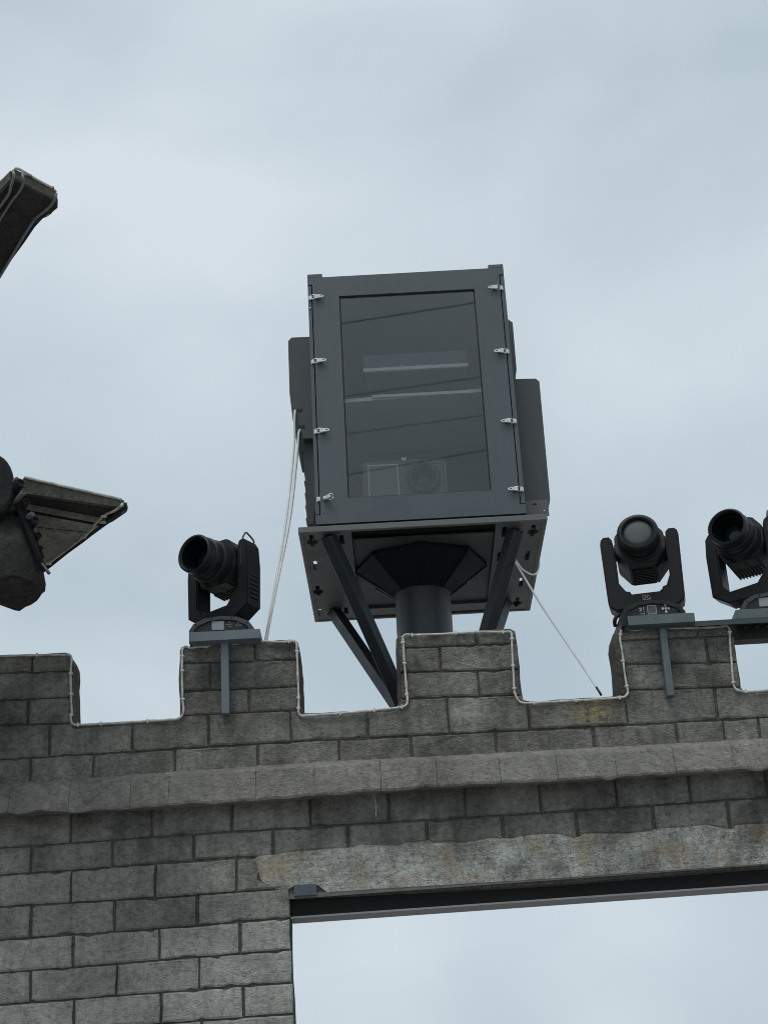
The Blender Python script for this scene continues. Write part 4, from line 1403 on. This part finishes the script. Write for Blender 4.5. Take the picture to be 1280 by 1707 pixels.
# rain hoods on the sides
def side_hood(poly, ya, yb, name, mat, holes=()):
    """poly in (x, z): the hood's outline seen from the front"""
    bm = bmesh.new()
    prism(bm, poly, holes, XZ(), ya, yb)
    bmesh.ops.recalc_face_normals(bm, faces=bm.faces)
    bmesh.ops.bevel(bm, geom=[e for e in bm.edges if e.is_manifold and e.calc_face_angle(0) > 0.5], offset=0.002, segments=1, affect='EDGES')
    return obj(name, bm, mat, cab)


def hp(pts, Y):
    return [(p.x, p.z) for p in (at(x, y, Y) for x, y in pts)]


YL = YC + 0.30
pl = hp([(480, 568), (486, 562), (520, 560.5), (524, 731), (494.5, 731), (488, 700), (482.5, 655), (481.3, 610)], YL)
xs_ = x0 - 0.0005
pl = [(min(x, xs_), z) if i in (2, 3) else (x, z) for i, (x, z) in enumerate(pl)]
pl[2] = (xs_, pl[2][1])
pl[3] = (xs_, pl[3][1])
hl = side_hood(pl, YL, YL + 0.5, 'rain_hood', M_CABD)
for (px, py) in ((499, 684), (503, 711.5)):
    q = at(px, py, YL)
    bm = boxm((q.x - 0.020, YL - 0.0015, q.z - 0.011), (q.x + 0.018, YL + 0.004, q.z + 0.011))
    obj('cable_slot', bm, M_SEAM, hl)
# louvred strip below it
pl = hp([(506, 727), (520, 727), (530, 874), (512.5, 874), (510, 850)], YC + 0.35)
pl = [pl[0], (xs_, pl[1][1]), (xs_, pl[2][1]), pl[3], pl[4]]
lv = side_hood(pl, YC + 0.35, YC + 0.95, 'louvre_panel', M_CABD)
bm = bmesh.new()
for k in range(7):
    y0_ = 757 + k * 20.5
    q = at(506 + k * 0.95, y0_, YC + 0.4)
    prism(bm, [(q.x - 0.006, q.z - 0.008), (q.x + 0.008, q.z + 0.002), (q.x + 0.008, q.z - 0.010)], [], XZ(), YC + 0.42, YC + 0.9)
obj('louvre', bm, M_CABD, lv)['kind'] = 'stuff'
bm = boxm((xs_ - 0.03, YC + 0.343, at(512, 872, YC + .35).z), (xs_, YC + 0.3495, at(512, 853, YC + .35).z))
obj('louvre_opening', bm, M_SEAM, lv)
# right: upper hood (set back) and the big lower hood
xr_ = x1 + 0.0005
YR = YC + 0.45
pr = hp([(838, 527), (846, 531), (854.5, 537), (861, 615), (859, 634), (845, 634)], YR)
pr = [(xr_, pr[0][1]), pr[1], pr[2], pr[3], pr[4], (xr_, pr[5][1])]
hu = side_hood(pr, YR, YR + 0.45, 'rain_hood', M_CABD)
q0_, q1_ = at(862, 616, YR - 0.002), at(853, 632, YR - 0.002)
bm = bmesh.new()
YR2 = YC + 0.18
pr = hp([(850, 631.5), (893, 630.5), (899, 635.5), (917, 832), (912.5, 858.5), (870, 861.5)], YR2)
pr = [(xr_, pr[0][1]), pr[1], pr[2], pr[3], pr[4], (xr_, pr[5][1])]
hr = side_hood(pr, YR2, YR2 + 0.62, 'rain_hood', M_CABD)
# folded bottom of the lower hood, its cable hole and rivet
a_, b_ = at(876.5, 836, YR2), at(917, 832, YR2)
bm = bmesh.new()
fx0, fx1 = xr_ + 0.0005, b_.x - 0.003
zt_ = (a_.z + b_.z) / 2
zb_ = at(900, 861, YR2).z
box(bm, (fx0, YR2 - 0.0025, zb_), (fx1 - 0.012, YR2 - 0.0003, zt_), 0.0005)
obj('hood_sill', bm, M_STAND, hr)
q = at(891, 841, YR2)
bm = bmesh.new()
lathe(bm, [(0, -0.0035), (0.014, -0.0035), (0.014, -0.0027)], 14, Matrix.Translation((q.x, YR2, q.z)) @ Matrix.Scale(0.5, 4, (0, 0, 1)))
obj('cable_hole', bm, M_SEAM, hr)
q = at(907, 851.5, YR2)
bm = bmesh.new()
lathe(bm, [(0, -0.006), (0.0045, -0.0055), (0.0045, -0.003)], 10, Matrix.Translation((q.x, YR2, q.z)))
obj('hood_rivet', bm, M_CHROME, hr)

# ------------------------------------------------------------------ what stands inside the cabinet
YI = YC + 0.16
ya = YI
a, b = at(578, 672, ya), at(806, 655, ya)
zs = (a.z + b.z) / 2
bm = bmesh.new()
prism(bm, [(x0 + 0.02, a.z), (x1 - 0.02, b.z + 0.012), (x1 - 0.02, b.z + 0.036), (x0 + 0.02, a.z + 0.024)], [], XZ(), ya, ya + 0.75)
M_SHELF = paint('shelf_edge', (0.82, 0.82, 0.79), rough=0.6, dirt=0.1)
obj('shelf', bm, M_SHELF, cab)
a, b = at(620, 663, ya - 0.05), at(778, 652, ya - 0.05)
bm = boxm((a.x, ya - 0.05, a.z), (b.x, ya - 0.03, a.z + 0.020), 0.002)
obj('shelf_lip', bm, paint('lip_grey', (0.82, 0.82, 0.79), rough=0.6, dirt=0.1), cab)
YP = YI + 0.08
a, b = at(606, 622, YP), at(778, 582, YP)
prj = thing('projector', 'grey projector on the upper shelf behind the cabinet glass', 'projector', ((a.x + b.x) / 2, YP, a.z))
bm = boxm((a.x, YP, a.z), (b.x, YP + 0.4, b.z), 0.01)
obj('body', bm, paint('projector_grey', (0.10, 0.11, 0.12), rough=0.6), prj)
bm = boxm((a.x, YP - 0.02, a.z), (b.x, YP - 0.0005, a.z + 0.024), 0.002)
obj('front_trim', bm, M_SHELF, prj)
q = at(670, 609, YP)
bm = boxm((q.x - 0.004, YP - 0.006, q.z - 0.005), (q.x + 0.004, YP - 0.0005, q.z + 0.005))
obj('indicator', bm, M_INK, prj)

YP2 = YI - 0.02
zfl = ZD + 0.0125
a, b = at(612, 832, YP2), at(742, 760, YP2)
prj2 = thing('projector', 'lower projector with a round lens and pale square frame at the bottom of the cabinet', 'projector', ((a.x + b.x) / 2, YP2, zfl))
bm = boxm((a.x - 0.03, YP2 + 0.01, zfl), (b.x + 0.0, YP2 + 0.5, b.z), 0.012)
obj('body', bm, paint('projector_body', (0.12, 0.13, 0.135), rough=0.55), prj2)
fa, fb = at(616, 845, YP2), at(663, 773, YP2)
bm = bmesh.new()
e_ = 0.006
box(bm, (fa.x, YP2, fa.z), (fa.x + e_, YP2 + 0.0095, fb.z))
box(bm, (fb.x - e_, YP2, fa.z), (fb.x, YP2 + 0.0095, fb.z))
box(bm, (fa.x + e_, YP2, fb.z - e_), (fb.x - e_, YP2 + 0.0095, fb.z))
obj('square_frame', bm, M_SHELF, prj2)
bm = boxm((fa.x + e_, YP2 + 0.004, fa.z), (fb.x - e_, YP2 + 0.0095, fb.z - e_))
obj('grille', bm, paint('grille_olive', (0.21, 0.21, 0.19), rough=0.7), prj2)
q = at(706, 799, YP2)
bm = bmesh.new()
lathe(bm, [(0.06, 0.0095), (0.06, -0.03), (0.075, -0.045), (0.092, -0.045), (0.098, -0.03), (0.098, 0.0095)], 36, Matrix.Translation((q.x, YP2, q.z)))
ln = obj('lens_barrel', bm, M_BASEG, prj2, smooth=True, angle=30)
bm = bmesh.new()
lathe(bm, [(0, -0.02), (0.03, -0.016), (0.06, -0.004)], 30, Matrix.Translation((q.x, YP2, q.z)))
obj('lens', bm, M_LENSB, ln, smooth=True)
bm = bmesh.new()
fa, fb = at(672, 829, YP2 + 0.006), at(742, 770, YP2 + 0.006)
for lo, hi in (((fa.x, fa.z), (fb.x, fa.z + 0.006)), ((fb.x - 0.006, fa.z + 0.006), (fb.x, fb.z)), ((fa.x, fb.z - 0.004), (fb.x - 0.006, fb.z))):
    box(bm, (lo[0], YP2 + 0.001, lo[1]), (hi[0], YP2 + 0.0095, hi[1]))
obj('lens_surround', bm, paint('surround', (0.3, 0.31, 0.31), rough=0.6), prj2)
for px, py, rr in ((679, 784, 0.004), (722, 782, 0.006), (719, 798, 0.004), (720, 809, 0.007)):  # added chrome studs standing in for glints round the lens
    q = at(px, py, YP2 - 0.04)
    bm = bmesh.new()
    lathe(bm, [(0, -0.008), (rr, -0.006), (rr, 0.02)], 8, Matrix.Translation((q.x, YP2 - 0.042, q.z)))
    obj('lens_glint', bm, M_CHROME, ln, smooth=True)
q = at(673, 765, YP2)
bm = boxm((q.x - 0.015, YP2 - 0.001, q.z - 0.009), (q.x + 0.015, YP2 + 0.0095, q.z + 0.009))
obj('paper_tag', bm, paint('paper', (0.75, 0.76, 0.75), rough=0.8, dirt=0.1), prj2)

# ------------------------------------------------------------------ white cables
bm = bmesh.new()
for pts in ([(492, 684, YL - 0.01), (491, 700, YL - 0.03), (490.5, 740, YL - 0.04), (484, 810, YL - 0.08), (475, 880, 8.45), (463, 950, 8.36), (449, 1030, 8.27), (443, 1064, 8.24), (441, 1080, 8.235)],
            [(500, 716, YL - 0.01), (497.5, 725, YL - 0.03), (496, 750, YL - 0.05), (488, 830, YL - 0.1), (479, 890, 8.43), (465, 958, 8.35), (450, 1035, 8.27), (445, 1064, 8.245), (443, 1082, 8.24)]):
    tube(bm, smooth_path([at(x, y, Y) for x, y, Y in pts]), 0.0072, 8)
tag(obj('power_cable', bm, M_CABLE, smooth=True), 'pair of white cables dropping from the small hood of the cabinet to the left merlon', 'cable')
cw = thing('power_cable', 'white cable stretched from the right hand stand brace down to the wall notch', 'cable', at(1000, 1158, 8.12))
bm = bmesh.new()
tube(bm, smooth_path([at(857, 934, 8.46), at(863, 944, 8.45), at(885, 981, 8.42), at(906, 1015, 8.4), at(940, 1065, 8.33), at(975, 1117, 8.24), at(996, 1149, 8.15)]), 0.0062, 8)
tube(bm, smooth_path([at(858, 931, 8.47), at(867, 945, 8.44), at(876, 953, 8.42), at(887, 958, 8.4), at(894, 956, 8.42), at(898, 948, 8.5), at(899, 938, 8.6)]), 0.0055, 8)
obj('cable', bm, M_CABLE, cw, smooth=True)
bm = bmesh.new()
tube(bm, [at(994, 1146, 8.155), at(1002, 1159, 8.12)], 0.0066, 8)
obj('cable_end', bm, M_CABB, cw, smooth=True)

# ------------------------------------------------------------------ overhead cables across the lane behind the camera (mirrored in the glass)
YW = -5.0
for k, (pa, pb, r) in enumerate((((565, 538), (790, 503), 0.010), ((570, 660), (806, 626), 0.007), ((575, 722), (810, 690), 0.006), ((578, 790), (815, 748), 0.008))):
    pts = []
    for (px, py) in ((pa[0] - 400, pa[1] + (pa[1] - pb[1]) / (pb[0] - pa[0]) * 400), pa, pb, (pb[0] + 400, pb[1] - (pa[1] - pb[1]) / (pb[0] - pa[0]) * 400)):
        d = ray(px, py)
        s_ = YC / d.y
        hit = CAM + d * s_
        back = (YC - YW) / d.y
        pts.append(Vector((hit.x + d.x * back, YW, hit.z + d.z * back)))
    bm = bmesh.new()
    tube(bm, [pts[0] + (pts[0] - pts[1]) * 2] + pts + [pts[-1] + (pts[-1] - pts[-2]) * 2], r, 6)
    tag(obj('overhead_cable', bm, M_CABB, smooth=True), ('thick black overhead cable, highest of the dark lines mirrored in the cabinet glass', 'black overhead cable mirrored across the pale shelf in the cabinet glass', 'thin black overhead cable mirrored just below the shelf in the cabinet glass', 'black overhead cable mirrored over the round projector lens in the cabinet glass')[k], 'cable', 'overhead cables mirrored in the glass')

# ------------------------------------------------------------------ upturned roof corner, upper left
ZA = at(60, 330, 7.0).z
ev = thing('upturned_eave', 'dark upturned roof corner seen from below near the top of the photo', 'roof corner', at(-60, 500, 7.4))


def zz(px, py, dz=0.0):
    return atz(px, py, ZA + dz)


und = [zz(22, 300), zz(26, 297.5), zz(88, 329.5), zz(95, 338), zz(96, 346), zz(86, 354), zz(73, 362), zz(58, 378), zz(42, 402), zz(20, 432), zz(0, 465), zz(-60, 560), zz(-160, 500), zz(-60, 385), zz(0, 322)]
bm = bmesh.new()
A = [bm.verts.new(p) for p in und]
B = []
for k, p in enumerate(und):
    B.append(bm.verts.new(p + Vector((0, 0.0, 0.045 + 0.004 * math.sin(k * 2.1)))))
bm.faces.new(A)
bm.faces.new(B[::-1])
for k in range(len(A)):
    bm.faces.new((A[k], A[(k + 1) % len(A)], B[(k + 1) % len(A)], B[k]))
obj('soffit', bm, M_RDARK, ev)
# end board and side board, paler and standing proud of the underside
bm = bmesh.new()


def board(bm, p, q, h, t, drop=0.0, out=Vector((0, -1, 0))):
    p, q = Vector(p), Vector(q)
    o1 = out.normalized() * t
    vs = [p + Vector((0, 0, -drop)), q + Vector((0, 0, -drop)), q + Vector((0, 0, h)), p + Vector((0, 0, h))]
    A = [bm.verts.new(v) for v in vs]
    B = [bm.verts.new(v + o1) for v in vs]
    bm.faces.new(A)
    bm.faces.new(B[::-1])
    for k in range(4):
        bm.faces.new((A[k], A[(k + 1) % 4], B[(k + 1) % 4], B[k]))


board(bm, zz(24, 299), zz(92, 334), 0.052, 0.02, 0.006, Vector((0.4, -1, 0)))
obj('end_board', bm, M_ROOF, ev)
bm = bmesh.new()
board(bm, zz(-60, 384), zz(21, 300.5), 0.052, 0.02, 0.006, Vector((-0.6, -1, 0)))
obj('side_board', bm, M_ROOF, ev)
tl = thing('led_light_tube', 'grey LED tubes and thin wires clipped round the upper roof corner', 'light strip', zz(0, 400))
bm = bmesh.new()
for pts, r in (([(94, 322, -0.0), (92, 330, -0.03), (86, 340, -0.03), (76, 350, -0.02), (66, 358, -0.012), (57, 366, -0.012), (38, 395, -0.012), (12, 440, -0.012), (-20, 495, -0.012)], 0.0075),
               ([(37, 286, 0.03), (38, 296, -0.02), (39, 304, -0.03), (35, 314, -0.025), (28, 324, -0.015), (22, 331, -0.012), (2, 362, -0.012), (-40, 430, -0.012)], 0.0075),
               ([(22, 284, 0.03), (23, 294, -0.02), (18, 312, -0.03), (14, 324, -0.015), (0, 344, -0.012), (-40, 405, -0.012)], 0.0075)):
    tube(bm, smooth_path([zz(x, y, dz) for x, y, dz in pts]), r, 8)
obj('tube', bm, paint('dirty_led', (0.16, 0.17, 0.17), rough=0.5, dirt=0.6, scale=20), tl, smooth=True)
bm = bmesh.new()
tube(bm, smooth_path([zz(92, 344, -0.01), zz(86, 354, -0.03), zz(78, 360, -0.03), zz(68, 364, -0.03), zz(60, 370, -0.02)]), 0.0025, 6)
tube(bm, smooth_path([zz(68, 358.5, -0.01), zz(73, 360, -0.01), zz(75, 359, -0.01)]), 0.002, 6)
obj('thin_wire', bm, M_BLACK2, tl)
bm = bmesh.new()
tube(bm, smooth_path([zz(-60, 350, 0.055), zz(0, 303, 0.052), zz(18, 288.5, 0.052), zz(24, 282.5, 0.056), zz(31, 281, 0.056), zz(60, 298, 0.053), zz(84, 311, 0.053), zz(93, 319, 0.05)]), 0.0075, 8)
obj('tube', bm, M_LED, tl, smooth=True)
for (x, y) in ((57, 365), (24, 328), (13, 324), (86, 314), (49, 294)):
    p = zz(x, y, -0.012 if y > 320 else 0.052)
    bm = boxm((p.x - 0.013, p.y - 0.01, p.z - 0.006), (p.x + 0.013, p.y + 0.01, p.z + 0.01), 0.002)
    obj('clip', bm, M_ROOF, tl)

# ------------------------------------------------------------------ lower roof corner with stepped soffit
YE = 7.15
ZE = at(208, 842, YE).z
lo = thing('upturned_eave', 'grey roof corner with stepped mouldings and dark tile ends beside the wall', 'roof corner', at(-80, 930, 7.6))


def ze(px, py, dz=0.0):
    return atz(px, py, ZE + dz)


def slab(name, pts, z0, z1, mat, parent, jit=0.0):
    bm = bmesh.new()
    A = [bm.verts.new(Vector((p.x, p.y, z0)) + Vector((random.uniform(-jit, jit), random.uniform(-jit, jit), 0))) for p in pts]
    B = [bm.verts.new((v.co.x, v.co.y, z1)) for v in A]
    bm.faces.new(A)
    bm.faces.new(B[::-1])
    for k in range(len(A)):
        bm.faces.new((A[k], A[(k + 1) % len(A)], B[(k + 1) % len(A)], B[k]))
    return obj(name, bm, mat, parent)


# fascia: upright board along the near edge
nearL, nearR = ze(36, 826), ze(203, 853)
tip = [ze(207, 852), ze(209.5, 846), ze(208, 840)]
bm = bmesh.new()
fd = Vector((nearR.x - nearL.x, nearR.y - nearL.y, 0)).normalized()
fn = Vector((fd.y, -fd.x, 0))
fq = [nearL, nearR + Vector((0, 0, 0.012)), nearR + Vector((0, 0, 0.052)), nearL + Vector((0, 0, 0.086))]
fa_ = [bm.verts.new(v) for v in fq]
fb_ = [bm.verts.new(v + fn * 0.03) for v in fq]
bm.faces.new(fa_)
bm.faces.new(fb_[::-1])
for k in range(4):
    bm.faces.new((fa_[k], fa_[(k + 1) % 4], fb_[(k + 1) % 4], fb_[k]))
obj('fascia', bm, M_ROOF, lo)
# soffit: boards stepping down and back, a bead between them, dark strips painting in the groove shade, and a backing above
def ex(y):
    return 205 + (78 - 205) * (y - 850) / (943 - 850)


def strip(name, lft, rgt, lft2, rgt2, z0, z1, mat):
    pts = [atz(x, y, ZE + z0) for x, y in (lft, rgt, rgt2, lft2)]
    return slab(name, pts, ZE + z0, ZE + z1, mat, lo, 0.002)


def on_edge(x0, y0, m):
    """pixel where the line through (x0, y0) with slope m meets the slanting edge"""
    y = y0
    for _ in range(30):
        y = y0 + m * (ex(y) - x0)
    return (ex(y), y)


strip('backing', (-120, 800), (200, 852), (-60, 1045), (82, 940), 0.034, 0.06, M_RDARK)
for (yl, m1, yl2, m2, z0, mt) in ((822, 0.135, 846, 0.187, 0.022, M_RDARK), (846.5, 0.187, 850.0, 0.187, -0.002, M_SOFF), (855.0, 0.165, 877.5, 0.10, 0.006, M_SOFF), (882.5, 0.10, 1010, 0.10, -0.012, M_SOFF)):  # the first board's dark colour paints in the recess shade
    l1, r1 = (45 - 165, yl - m1 * 165), on_edge(45, yl, m1)
    if yl2 < 1000:
        l2, r2 = (45 - 165, yl2 - m2 * 165), on_edge(45, yl2, m2)
    else:
        l2, r2 = (-80, 1050), (64, 953)
    strip('soffit_board', l1, r1, l2, r2, z0, z0 + 0.022, mt)
for (yl, yl2, m) in ((849.5, 855.0, 0.18), (877.5, 882.5, 0.10), (823, 829, 0.135)):
    strip('groove_shade', (45 - 165, yl - m * 165), on_edge(45, yl, m), (45 - 165, yl2 - m * 165), on_edge(45, yl2, m), 0.004 if yl > 840 else 0.018, 0.03, M_TILE)
bm = bmesh.new()
tube(bm, smooth_path([ze(202, 846, 0.07), ze(207, 845, 0.05), ze(206, 850, 0.02), ze(198, 856, 0.0), ze(178, 869, -0.004)]), [0.017] * 7 + [0.018] * 7 + [0.016] * 6 + [0.013] * 4 + [0.01], 10)
obj('tip', bm, M_RDARK, lo, smooth=True)
bm = bmesh.new()
tube(bm, smooth_path([ze(206, 851, 0.012), ze(180, 869, 0.01), ze(152, 889.5, 0.008), ze(134, 903.5, 0.005), ze(110, 921, 0.0), ze(82, 943.5, -0.005), ze(60, 960, -0.006)]), [0.016] * 6 + [0.012] * 31, 8)
obj('edge_trim', bm, M_RDARK, lo, smooth=True)

tl2 = thing('led_light_tube', 'white LED tube clipped along both edges of the lower roof corner', 'light strip', ze(150, 880))
bm = bmesh.new()
tube(bm, smooth_path([nearL + Vector((0, -0.03, 0.1)), ze(40, 805, 0.0) + Vector((0, 0, 0.0)), ze(100, 817, 0.0), ze(150, 826, 0), ze(195, 834.5, 0), ze(205, 838, 0)]), 0.0065, 8)
bm.free()
bm = bmesh.new()
top_l = [nearL + fd * s_ + fn * 0.036 + Vector((0, 0, 0.088)) for s_ in (0, 0.3, 0.6, 0.9)]
L_ = (nearR - nearL).length
top_l = [nearL + fd * (L_ * f_) + fn * 0.036 + Vector((0, 0, 0.084 - 0.034 * f_)) for f_ in (0, 0.25, 0.5, 0.75, 0.97)]
tube(bm, smooth_path(top_l), 0.0072, 8)
tube(bm, smooth_path([ze(204, 840, 0.01), ze(201, 844, -0.01), ze(192, 851, -0.015), ze(178, 857, -0.018), ze(170, 862, -0.02), ze(158, 874, -0.022), ze(150, 885, -0.026), ze(138, 895.5, -0.03), ze(120, 909.5, -0.034), ze(97, 927, -0.034), ze(80, 940, -0.034)]), 0.0068, 8)
obj('tube', bm, M_LED, tl2, smooth=True)
for (x, y, dz) in ((173, 861, -0.03), (138, 896, -0.03), (81, 940, -0.034), (172, 871, -0.02)):
    p = ze(x, y, dz)
    bm = boxm((p.x - 0.014, p.y - 0.008, p.z - 0.005), (p.x + 0.014, p.y + 0.008, p.z + 0.006), 0.002, )
    obj('clip', bm, M_LED, tl2)
bm = bmesh.new()
tube(bm, smooth_path([ze(208, 851, 0.0), ze(203, 857, -0.03), ze(195, 862, -0.03), ze(183, 865.5, -0.02), ze(176, 868, -0.01)]), 0.0022, 6)
obj('thin_wire', bm, M_BASEG, tl2)

# hip end: rough rounded lump under the tiles
YH = 6.95
pts = []
random.seed(3)
for (x, y, d) in ((-215, 850, 0.3), (-215, 925, 0.4), (-215, 890, 0.25), (-60, 850, 0), (0, 868, -0.03), (25, 838, 0.05), (40, 862, 0.02), (57, 905, 0.02), (68, 940, 0.03), (73, 958, 0.05), (76, 975, 0.08), (74, 984, 0.1), (66, 993, 0.12), (61, 1003, 0.16), (46, 1010, 0.2), (33, 1018, 0.24), (24, 1018, 0.24), (0, 1004, 0.2), (-60, 975, 0.15),
                  (0, 960, -0.10), (30, 960, -0.07), (52, 968, -0.02), (-60, 950, -0.12), (30, 900, -0.08), (0, 900, -0.12)):
    pts.append(at(x, y, YH + d))
    pts.append(at(x * 0.9 - 8, y - 4, YH + 0.55 + d * 0.3))
bm = hull(pts)
bmesh.ops.subdivide_edges(bm, edges=[e for e in bm.edges if e.calc_length() > 0.08], cuts=2, use_grid_fill=True)
for v in bm.verts:
    v.co += Vector((random.uniform(-1, 1), random.uniform(-1, 1), random.uniform(-1, 1))) * 0.0045
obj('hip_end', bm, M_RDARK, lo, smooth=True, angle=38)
# the slim pier that carries both corners, outside the frame
bm = boxm((-2.68, 7.72, 0.004), (-2.46, 7.97, ZA - 0.004), 0.015)
obj('pier', bm, M_ROOF, lo)
# big dark round ridge end at the far left
bm = bmesh.new()
Mr = Matrix.Translation(at(-7, 806, 6.86)) @ Matrix.Rotation(math.radians(22), 4, 'Z') @ Matrix.Rotation(math.radians(-16), 4, 'X')
lathe(bm, [(0, 0.012), (0.055, 0.010), (0.07, -0.004), (0.092, -0.012), (0.106, 0.0), (0.108, 0.06), (0.1, 0.075), (0.098, 0.5)], 28, Mr @ Matrix.Scale(0.84, 4, (1, 0, 0)) @ Matrix.Scale(1.75, 4, (0, 0, 1)))
obj('ridge_end', bm, M_TILE, lo, smooth=True, angle=50)


# round tile ends stepping down the hip
def tile_end(px, py, r, Y, pale):
    c = at(px, py, Y)
    M = Matrix.Translation(c) @ Matrix.Rotation(math.radians(38), 4, 'Z') @ Matrix.Rotation(math.radians(-12), 4, 'X')
    bm = bmesh.new()
    lathe(bm, [(0, -0.004), (r * 0.62, -0.003), (r * 0.68, -0.010), (r * 0.95, -0.010), (r, -0.004), (r, 0.05), (r * 0.9, 0.055), (r * 0.9, 0.3)], 16, M)
    o_ = obj('tile_end', bm, M_TILEL if pale else M_TILE, lo, smooth=True, angle=40)
    return o_


for (x, y, r, Y, pl_) in ((33, 806, 0.023, 6.86, 0), (43, 838, 0.019, 6.88, 0), (58, 868, 0.022, 6.90, 0), (38, 822, 0.013, 6.83, 1), (63, 893, 0.017, 6.93, 0), (66, 915, 0.015, 6.95, 0)):
    tile_end(x, y, r, Y, pl_)
for (x, y) in ((54, 857), (29, 799)):  # pale pieces paint in the lit tops of the tile caps
    p = at(x, y, 6.86)
    bm = boxm((-0.012, -0.004, -0.010), (0.012, 0.05, 0.010), 0.003, Matrix.Translation(p) @ Matrix.Rotation(math.radians(38), 4, 'Z') @ Matrix.Rotation(math.radians(20), 4, 'Y'))
    obj('tile_lit_top', bm, M_TILEL, lo)
bm = bmesh.new()
tube(bm, smooth_path([at(26, 832, 6.9), at(40, 866, 6.9), at(53, 900, 6.91), at(64, 930, 6.93), at(74, 950, 6.96)], 5), 0.017, 8)
tube(bm, smooth_path([at(34, 834, 6.93), at(48, 872, 6.93), at(60, 905, 6.95), at(71, 931, 6.97)], 5), 0.011, 8)
obj('drip_mould', bm, M_TILE, lo, smooth=True)
bm = bmesh.new()
tube(bm, [at(70, 940, 6.92), at(82, 956, 6.9)], 0.008, 8)
obj('wire_stub', bm, M_CABB, lo)
